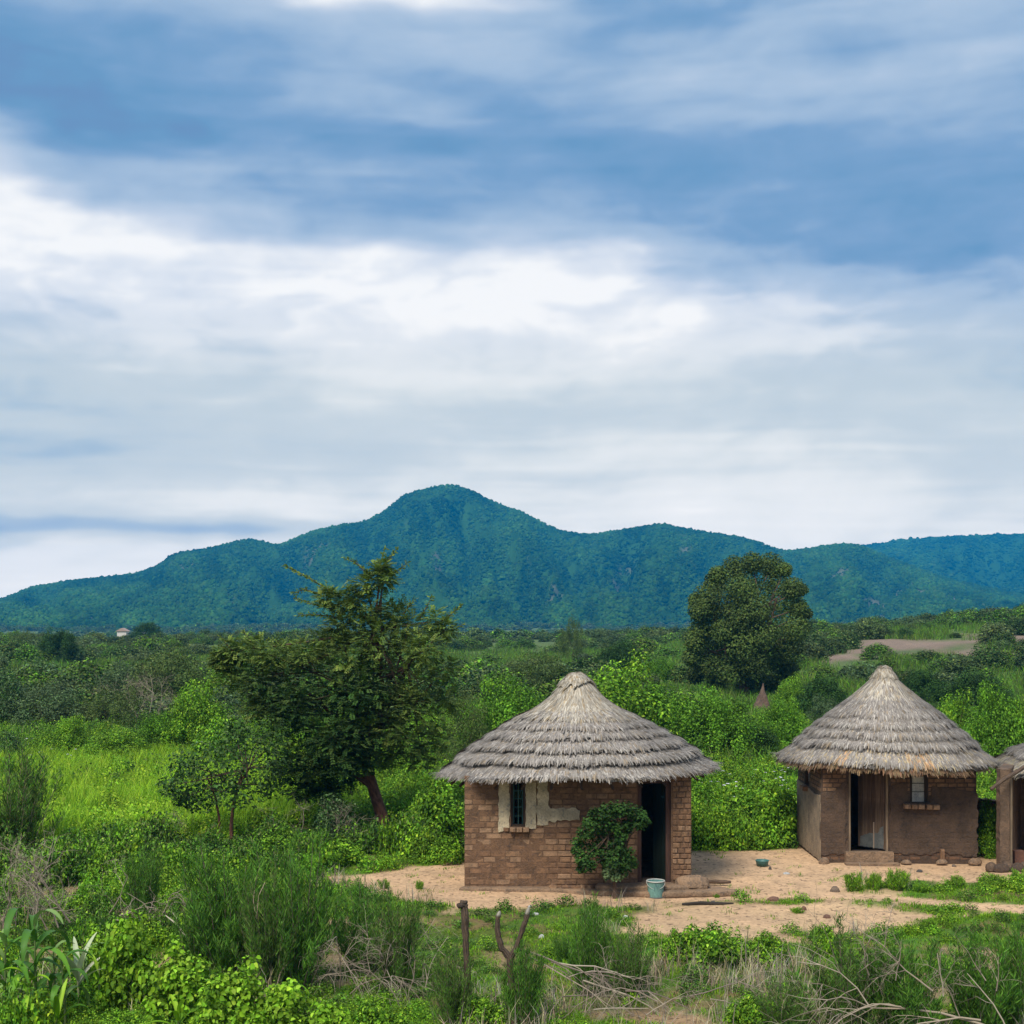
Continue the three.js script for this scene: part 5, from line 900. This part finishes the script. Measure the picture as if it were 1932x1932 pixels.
brush('dead_branch', 'large pale dead branch spreading to the left over the dark shrubs at right', [[1900, 1950, 16.6, -0.82, 0.36, 0, 1.55, 0.026], [1850, 1925, 16.6, -0.78, 0.4, 0.05, 1.0, 0.018], [1760, 1870, 16.6, -0.75, 0.5, 0, 0.75, 0.015], [1700, 1900, 16.6, -0.7, 0.25, 0.1, 1.2, 0.015], [1780, 1880, 16.6, 0.1, 0.9, 0, 0.5, 0.013], [1640, 1840, 16.7, -0.3, 0.85, 0, 0.42, 0.011], [1690, 1850, 16.6, 0.3, 0.85, 0, 0.45, 0.011]], { seed: 905, depth: 3, kids: [3, 3], bend: 0.45, up: -0.08 });
brush('dead_branch', 'thin upright pale branch rising at the right edge', [[1905, 1960, 16.5, -0.35, 0.9, 0, 0.85, 0.015], [1860, 1850, 16.5, -0.5, 0.75, 0, 0.4, 0.011], [1880, 1870, 16.5, 0.1, 0.9, 0, 0.4, 0.010]], { seed: 906, depth: 2, kids: [2, 2], bend: 0.4, up: -0.05 });
brush('dead_branch', 'grey-purple leafless twiggy bush among the olive bushes at the left', [[268, 1372, 61, -0.4, 0.8, 0, 1.5, 0.03], [278, 1374, 61, 0.3, 0.9, 0.2, 1.6, 0.03], [288, 1374, 61, 0.7, 0.7, 0, 1.4, 0.03], [258, 1374, 61, -0.7, 0.6, 0.2, 1.3, 0.03], [300, 1376, 61, 0.2, 0.9, 0, 1.2, 0.025], [245, 1376, 61, 0.2, 0.9, 0, 1.1, 0.025]], { seed: 907, depth: 4, kids: [3, 2], bend: 0.4, up: 0.03 });
brush('dead_branch', 'dry leafless scrub under the shade of the tall dark tree', [[560, 1600, 31, 0.1, 0.9, 0, 0.7, 0.014], [600, 1604, 31, 0.4, 0.8, 0, 0.7, 0.014], [640, 1606, 31, -0.3, 0.8, 0, 0.7, 0.013], [660, 1600, 31, 0.3, 0.8, 0, 0.7, 0.013], [520, 1600, 31, 0, 0.9, 0, 0.6, 0.012]], { seed: 908, depth: 3, kids: [3, 2], bend: 0.6, up: 0.02 });
brush('dead_branch', 'silvery dry weeds at the near edge of the tall grass', [[340, 1598, 31.2, 0.1, 0.9, 0, 0.5, 0.010], [360, 1600, 31.2, -0.2, 0.9, 0, 0.5, 0.010], [325, 1600, 31.1, 0.3, 0.9, 0, 0.5, 0.010], [380, 1602, 31.0, 0.2, 0.9, 0, 0.45, 0.010]], { seed: 909, depth: 3, kids: [3, 2], bend: 0.5, up: 0.02 });

// ---------------------------------------------------------------- maize
function maize(label, x, yTop, yBase, o) {
  const [px, d] = onGround(x, yBase), h = (yBase - yTop) * d / F, r = rng(o.seed), t = thing('maize_plant', label, 'maize', [px, land(px, d) - 0.02, -d], 'maize plants at the bottom left');
  const sh = h * (o.stalk || 0.62), lx = (r() - 0.5) * 0.12, s = new GB(); s.tube([[0, 0, 0], [lx * 0.3, sh * 0.5, 0.02], [lx, sh, 0.03]], [0.017, 0.014, 0.007], 8, [1, 1, 1]); part('stalk', s.geo(), o.pale ? std([0.32, 0.30, 0.17]) : M.greenStem, t);
  const cols = o.pale ? [[0.34, 0.42, 0.24], [0.42, 0.46, 0.30], [0.46, 0.44, 0.34]] : o.young ? GREEN.bright : [[0.085, 0.21, 0.02], [0.115, 0.26, 0.022], [0.065, 0.165, 0.022], [0.20, 0.31, 0.09]];
  for (let k = 0; k < o.n; k++) {
    const f = (k + 0.6) / o.n, y0 = sh * lerp(o.low || 0.15, 0.99, f), a = k * 2.6 + (r() - 0.5) * 0.9, L = h * (o.len || 0.5) * (0.75 + 0.4 * r()) * (1 - 0.25 * Math.abs(f - 0.5)), el = lerp(o.tilt || 0.7, 1.3, f) * (0.85 + 0.3 * r()), P = [], Wd = [], n = 9, c = pick(cols, r); let p = [lx * f, y0, 0.02], e = el;
    for (let j = 0; j <= n; j++) { P.push(p); Wd.push((o.w || 0.075) * Math.pow(Math.sin(Math.PI * lerp(0.14, 0.985, j / n)), 0.65)); p = [p[0] + Math.cos(e) * Math.cos(a) * L / n, p[1] + Math.sin(e) * L / n, p[2] + Math.cos(e) * Math.sin(a) * L / n]; e -= (o.arch || 0.26) * (0.6 + 0.8 * r()); }
    const g = new GB(); g.blade(P, Wd, [-Math.sin(a), 0, Math.cos(a)], [0, 1, 0], c, c.map((v) => v * 1.15), 0.22); part('leaf', g.geo(), M.glossLeaf, t);
  }
}
maize('tallest dark maize plant of the group at the left', 68, 1618, 1936, { seed: 21, n: 11, len: 0.42, w: 0.10, arch: 0.30 });
maize('dark maize plant cut by the left edge', 10, 1650, 1940, { seed: 22, n: 10, len: 0.42, w: 0.095 });
maize('maize plant with broad arching leaves right of the tallest one', 124, 1715, 1938, { seed: 23, n: 9, len: 0.46, w: 0.09, arch: 0.33 });
maize('pale stunted maize plant on a bare whitish stalk', 150, 1765, 1911, { seed: 24, n: 9, pale: true, stalk: 0.52, low: 0.7, len: 0.6, w: 0.075, tilt: 0.95, arch: 0.07 });
maize('green upright maize plant just right of the pale stunted one', 187, 1750, 1908, { seed: 25, n: 7, young: true, len: 0.42, w: 0.05, tilt: 1.0, arch: 0.12 });
maize('low maize plant with a withered leaf at the bottom left', 76, 1806, 1938, { seed: 26, n: 7, young: true, stalk: 0.4, len: 0.55, w: 0.055, tilt: 0.8, arch: 0.2 });
maize('maize plant with drooping leaves behind the tallest one', 40, 1672, 1900, { seed: 31, n: 9, len: 0.44, w: 0.085, arch: 0.32 });
maize('maize plant half hidden between the tallest one and the pale stunted one', 104, 1700, 1905, { seed: 32, n: 9, len: 0.44, w: 0.08 });
maize('leafy maize plant behind the pale stunted one', 160, 1735, 1888, { seed: 33, n: 8, len: 0.46, w: 0.075 });
maize('short maize plant with a yellowing leaf below the tallest one', 52, 1780, 1950, { seed: 34, n: 7, young: true, len: 0.5, w: 0.07, arch: 0.25 });
maize('young maize shoot in the bottom left corner', 20, 1850, 1962, { seed: 27, n: 6, young: true, stalk: 0.4, len: 0.6, w: 0.06, arch: 0.2 });
maize('young bright maize shoot before the broad-leaved row', 338, 1846, 1958, { seed: 28, n: 6, young: true, stalk: 0.45, len: 0.62, w: 0.06, tilt: 0.8, arch: 0.16 });
maize('small maize shoot left of the young bright one', 300, 1862, 1950, { seed: 29, n: 5, young: true, stalk: 0.4, len: 0.6, w: 0.045, arch: 0.15 });
maize('single upright maize shoot with one wide leaf near the bottom left', 102, 1838, 1955, { seed: 30, n: 4, young: true, stalk: 0.3, len: 0.7, w: 0.075, tilt: 1.2, arch: 0.06 });

// ---------------------------------------------------------------- stuff: turf, weeds, tall grass, scrub of the plain, woods of the hills
function scatter(name, geo, mat, places, label, seed) {   // places: [x, d, scale, heightScale, tint, y]
  const m = new THREE.InstancedMesh(geo, mat, places.length), q = new THREE.Quaternion(), e = new THREE.Euler(), r = rng(seed), M4 = new THREE.Matrix4();
  places.forEach(([x, d, s, hs, tint, y], k) => { e.set((r() - 0.5) * 0.12, r() * 6.283, (r() - 0.5) * 0.12); q.setFromEuler(e); M4.compose(new THREE.Vector3(x, (y === undefined ? land(x, d) : y) - 0.01, -d), q, new THREE.Vector3(s, s * hs, s)); m.setMatrixAt(k, M4); m.setColorAt(k, new THREE.Color().setRGB(...tint)); });
  m.name = numbered(name); m.castShadow = m.receiveShadow = true; m.userData.kind = 'stuff'; if (label) m.userData.label = label; scene.add(m); return m;
}
function grassClump(seed, n, H, spread, W, cols, lean = 0.5) {
  const r = rng(seed), g = new GB();
  for (let k = 0; k < n; k++) { const a = r() * 6.283, q = Math.sqrt(r()) * spread, p = [Math.cos(a) * q, -0.02, Math.sin(a) * q], h = H * (0.5 + 0.6 * r()), b = r() * 6.283, l = lean * h * (0.2 + 0.9 * r()), w = W * (0.7 + 0.6 * r()), c = tone(pick(cols, r), 1, r, 0.3); g.ribbon([p, [p[0] + Math.cos(b) * l * 0.35, h * 0.6, p[2] + Math.sin(b) * l * 0.35], [p[0] + Math.cos(b) * l, h * (1 - 0.12 * r()), p[2] + Math.sin(b) * l]], [w, w * 0.85, w * 0.12], [Math.cos(a + 1.3), 0, Math.sin(a + 1.3)], c, c.map((v) => v * 1.15)); }
  return g.geo();
}
function weedClump(seed, n, R0, H, L, cols, six) { const g = new GB(); leaves(g, bushClumps(seed, R0 * 2, H, n, R0 * 0.34, 0.1), { seed: seed + 1, per: 24, L, w: 0.68, cols, six, floor: 0 }); return g.geo(); }
{
  const r = rng(1001), T = () => { const k = 0.75 + 0.5 * r(); return [k * (0.9 + 0.25 * r()), k, k * (0.8 + 0.4 * r())]; };
  const inView = (x, d) => Math.abs(x) < 0.37 * d + 1.5;
  const free = (x, d) => !(x > -0.95 && x < 3.3 && d > 26.25 && d < 30.2) && !(x > 6.0 && x < 9.3 && d > 29.15 && d < 32) && !(x > 9.3 && d > 28.4 && d < 31.6);
  // turf of the yard
  const turf = [[], [], []], weed = [[], [], []], tall = [[], []], meadow = [[], []];
  for (let k = 0; k < 60000; k++) {
    const d = lerp(15.5, 33, r()), x = lerp(-0.4, 0.4, r()) * d; if (!inView(x, d) || !free(x, d)) continue;
    const s = soil(x, d), p = (1 - smooth(0.15, 0.7, s)) * (0.12 + 0.7 * smooth(-0.3, 0.35, fbm(x * 1.3, d * 1.3, 5, 4, 191)));
    if (r() > p + 0.012) continue;
    turf[k % 3].push([x, d, 0.7 + 0.7 * r(), 0.6 + 0.8 * r(), T()]);
  }
  turf.forEach((p, k) => scatter('turf', grassClump(1010 + k, 16, 0.05, 0.11, 0.010, GREEN.bright.concat(GREEN.lush), 0.9), M.leaf, p, 'short green turf of the yard', 1013 + k));
  // broad weeds among the turf and behind the yard
  const zone = (x, d) => (d > 29.6 + 1.2 * fbm(x * 0.3, 3, 0, 2, 193) || x < -3.6 - 0.4 * fbm(d, 1, 0, 2, 194) ? 1 : 0);
  for (let k = 0; k < 42000; k++) {
    const d = 17 + 45 * Math.pow(r(), 0.9), x = lerp(-0.4, 0.4, r()) * d; if (!inView(x, d) || !free(x, d)) continue;
    const back = zone(x, d), s = soil(x, d), n = fbm(x * 0.35, d * 0.35, 7, 4, 195), cl = fbm(x * 0.9, d * 0.7, 11, 3, 196); if (back && d > 28 && r() > 0.55 + 1.1 * cl) continue; if (s > 0.35 && d < 34) continue;
    const grassland = x < -4.5 && x > -20 && d > 31 && d < 52;
    if (d < 30 && x < -3 && r() < 0.55) continue;
    if (!back && r() > 0.10 + 0.25 * smooth(0.1, 0.5, n)) continue;
    if (grassland && Math.hypot((x + 11 + (d - 40) * 0.1) / 8.5, (d - 39.5) / 10) < 0.95 && r() < 0.93) continue;
    const sz = d < 24 ? 0.3 + 0.3 * r() : back ? lerp(0.5, 1.2, r()) * (1 + 0.5 * n) * smooth(18, 34, d) + 0.25 : 0.35 + 0.35 * r();
    const kind = n + 0.35 * (r() - 0.5); weed[kind > 0.14 ? 0 : kind > -0.10 ? 1 : 2].push([x, d, Math.min(1.0, sz * (1 + 0.5 * cl)), back ? (0.8 + 0.9 * r()) * (1 + 0.8 * Math.max(0, cl)) : 0.6 + 0.5 * r(), T()]);
  }
  [['weeds', GREEN.bright.concat(GREEN.lush)], ['weeds', GREEN.lush.concat(GREEN.bright)], ['weeds', GREEN.lush.concat(GREEN.deep, GREEN.olive)]].forEach(([nm, cols], k) => scatter(nm, weedClump(1020 + k, 20, 0.38, 0.42, 0.052, cols, k === 1), M.leaf, weed[k], 'leafy green weeds covering the ground behind the yard', 1030 + k));
  // tall yellow-green grass at the left
  for (let k = 0; k < 13000; k++) {
    const d = lerp(30.5, 52, r()), x = lerp(-20, -3.8, r()); if (!inView(x, d)) continue;
    const e = Math.hypot((x + 11 + (d - 40) * 0.1) / 8.5, (d - 39.5) / 10) + 0.35 * fbm(x * 0.35, d * 0.3, 9, 4, 197); if (e > 1 || (d < 34 && x > -6)) continue;
    tall[k % 2].push([x, d, 0.75 + 0.6 * r(), 0.7 + 0.7 * r(), T()]);
  }
  tall.forEach((p, k) => scatter('tall_grass', k ? weedClump(1046, 18, 0.36, 0.45, 0.05, GREEN.lime.concat(GREEN.bright), false) : grassClump(1040 + k, 70, 0.52, 0.30, 0.012, GREEN.lime.concat(GREEN.bright), 0.55), M.leaf, p, 'tall yellow-green grass left of the tall dark tree', 1043 + k));
  // grass between the bushes further out
  for (let k = 0; k < 9000; k++) { const d = lerp(45, 170, Math.pow(r(), 1.3)), x = lerp(-0.4, 0.4, r()) * d; if (Math.max(bareFar(x, d), bareFar(x, d + 4)) > 0.35) continue; meadow[k % 2].push([x, d, 1.2 + 1.2 * r(), 0.7 + 0.5 * r(), T()]); }
  meadow.forEach((p, k) => scatter('meadow_grass', grassClump(1050 + k, 60, 0.34, 0.6, 0.018, GREEN.olive.concat(GREEN.lush), 0.6), M.leaf, p, 'rough green grass between the bushes of the plain', 1053 + k));
  // dry grass among the foreground shrubs
  const dry = []; for (let k = 0; k < 3400; k++) { const d = lerp(16, 28, r()), x = lerp(-0.4, 0.4, r()) * d; if (!free(x, d) || soil(x, d) > 0.6 || fbm(x * 0.6, d * 0.6, 21, 4, 198) < 0.08) continue; dry.push([x, d, 0.6 + 0.8 * r(), 0.6 + 0.9 * r(), T()]); }
  scatter('dry_grass', grassClump(1066, 14, 0.30, 0.14, 0.007, GREEN.dry.concat([[0.33, 0.30, 0.16], [0.26, 0.27, 0.12]]), 0.7), M.dry, dry, 'straw-coloured dry grass among the foreground shrubs', 1067);
  // white flowers in the weeds
  const fl = new GB(), fr = rng(5); for (let k = 0; k < 6; k++) { const a = k / 6 * 6.283; fl.leaf(0, 0, 0, ...norm3([Math.cos(a), 0.25, Math.sin(a)]), ...norm3([-Math.cos(a) * 0.25, 1, -Math.sin(a) * 0.25]), 0.045, 0.04, tone([0.75, 0.72, 0.80], 1, fr, 0.05)); }
  const fp = []; for (const [x0, x1, y0, y1, n] of [[1318, 1490, 1482, 1560, 60], [0, 150, 1422, 1470, 34], [370, 490, 1425, 1450, 12], [1840, 1932, 1400, 1470, 10]]) for (let k = 0; k < n; k++) { const x = lerp(x0, x1, r()), y = lerp(y0, y1, r()), [X, D] = onGround(x, y); fp.push([X, D, 0.8 + 0.6 * r(), 1, [1, 1, 1], land(X, D) + 0.5 + 0.25 * r()]); }
  scatter('white_flowers', fl.geo(), dryMat({ roughness: 0.8 }), fp, 'small white flowers sprinkled over the weeds', 1060);
  // scrub of the plain
  const scrubGeo = (seed, n, per, L, cols) => { const g = new GB(); leaves(g, bushClumps(seed, 3.6, 2.2, n, 0.55, 0.1), { seed: seed + 1, per, L, w: 0.6, cols, floor: 0 }); return g.geo(); };
  const near = [[], [], []], far = [[], [], []];
  for (let k = 0; k < 5400; k++) {
    const d = Math.sqrt(lerp(58 * 58, 230 * 230, r())), x = lerp(-0.42, 0.42, r()) * d, n = fbm(x * 0.05, d * 0.035, 2, 4, 199);
    const rise = x > 20 && d > 85 ? 0.3 : 0; if (Math.max(bareFar(x, d), bareFar(x, d + 5)) > 0.4 || r() > 0.36 + rise + 1.3 * n) continue;
    if (Math.abs(x - 12.9) < 4.5 && d < 84 && d > 60) continue;
    near[k % 3].push([x, d, (0.35 + 0.65 * r()) * (1 + 0.2 * n), 0.55 + 0.45 * r(), T()]);
  }
  near.forEach((p, k) => scatter('scrub', scrubGeo(1070 + k, 34, 90, 0.20, [GREEN.olive.concat(GREEN.lush), GREEN.olive.concat(GREEN.greyGreen), GREEN.deep.concat(GREEN.olive)][k]), M.leaf, p, 'green thorn scrub covering the plain', 1080 + k));
  for (let k = 0; k < 42000; k++) {
    const d = Math.sqrt(lerp(220 * 220, 1300 * 1300, Math.pow(r(), 1.25))), x = lerp(-0.43, 0.43, r()) * d, n = fbm(x * 0.012, d * 0.006, 4, 4, 201);
    if (bareFar(x, d) > 0.5 || r() > 0.45 + 1.2 * n) continue;
    far[k % 3].push([x, d, (0.5 + 0.8 * Math.pow(r(), 4)) * (1 + 0.3 * n) * (0.8 + 0.9 * smooth(350, 900, d)), 0.5 + 0.5 * r(), T()]);
  }
  far.forEach((p, k) => scatter('far_scrub', scrubGeo(1090 + k, 18, 30, 0.5, [GREEN.olive.concat(GREEN.lush), GREEN.olive.concat(GREEN.greyGreen), GREEN.deep.concat(GREEN.olive)][k]), M.leaf, p, 'woodland and scrub fading over the far plain', 1100 + k));
  // trees on the hills
  const blob = (seed) => { const g = new THREE.IcosahedronGeometry(1, 2), p = g.attributes.position; for (let k = 0; k < p.count; k++) { const x = p.getX(k), y = p.getY(k), z = p.getZ(k), q = 1 + 0.45 * fbm(x * 1.7 + seed, y * 1.7, z * 1.7, 3, 211); p.setXYZ(k, x * q, y * q * 0.85 + 0.5, z * q); } g.computeVertexNormals(); return g; };
  const woods = (name, pts, D, x0, x1, n, seed, label) => {
    const h = hillShape(pts, D, seed), pl = [], rr = rng(seed + 77);
    for (let k = 0; k < n; k++) { const px = lerp(x0, x1, rr()), t = lerp(0.0, 1.06, Math.pow(rr(), 0.9)), d = D * (0.5 + 0.5 * t); if (rockAt(px, t, seed) > 0.3 + 0.5 * rr()) continue; const y = h(px, d); const pt = fbm(px * 0.02, t * 5, seed, 4, 213), k2 = (0.6 + 0.7 * rr()) * (1 + 0.9 * pt); pl.push([(px - 966) * d / F, d, (1.1 + 2.6 * rr() * rr()) * (D / 2700), 0.7 + 0.5 * rr(), [k2 * (0.9 + 0.4 * rr()), k2, k2], y + 1.5]); }
    const m = scatter(name, blob(seed), new THREE.MeshPhysicalMaterial({ color: C(...GREEN.deep[0]), roughness: 1, specularIntensity: 0 }), pl, label, seed + 5); return m;
  };
  woods('hill_woodland', RIDGE, HILL_D, -400, 2350, 110000, 1, 'dense bluish woodland covering the long hill');
  woods('hill_woodland', BACK, BACK_D, 1400, 2600, 22000, 5, 'woodland on the farther flat-topped ridge');
}

renderer.render(scene, camera);
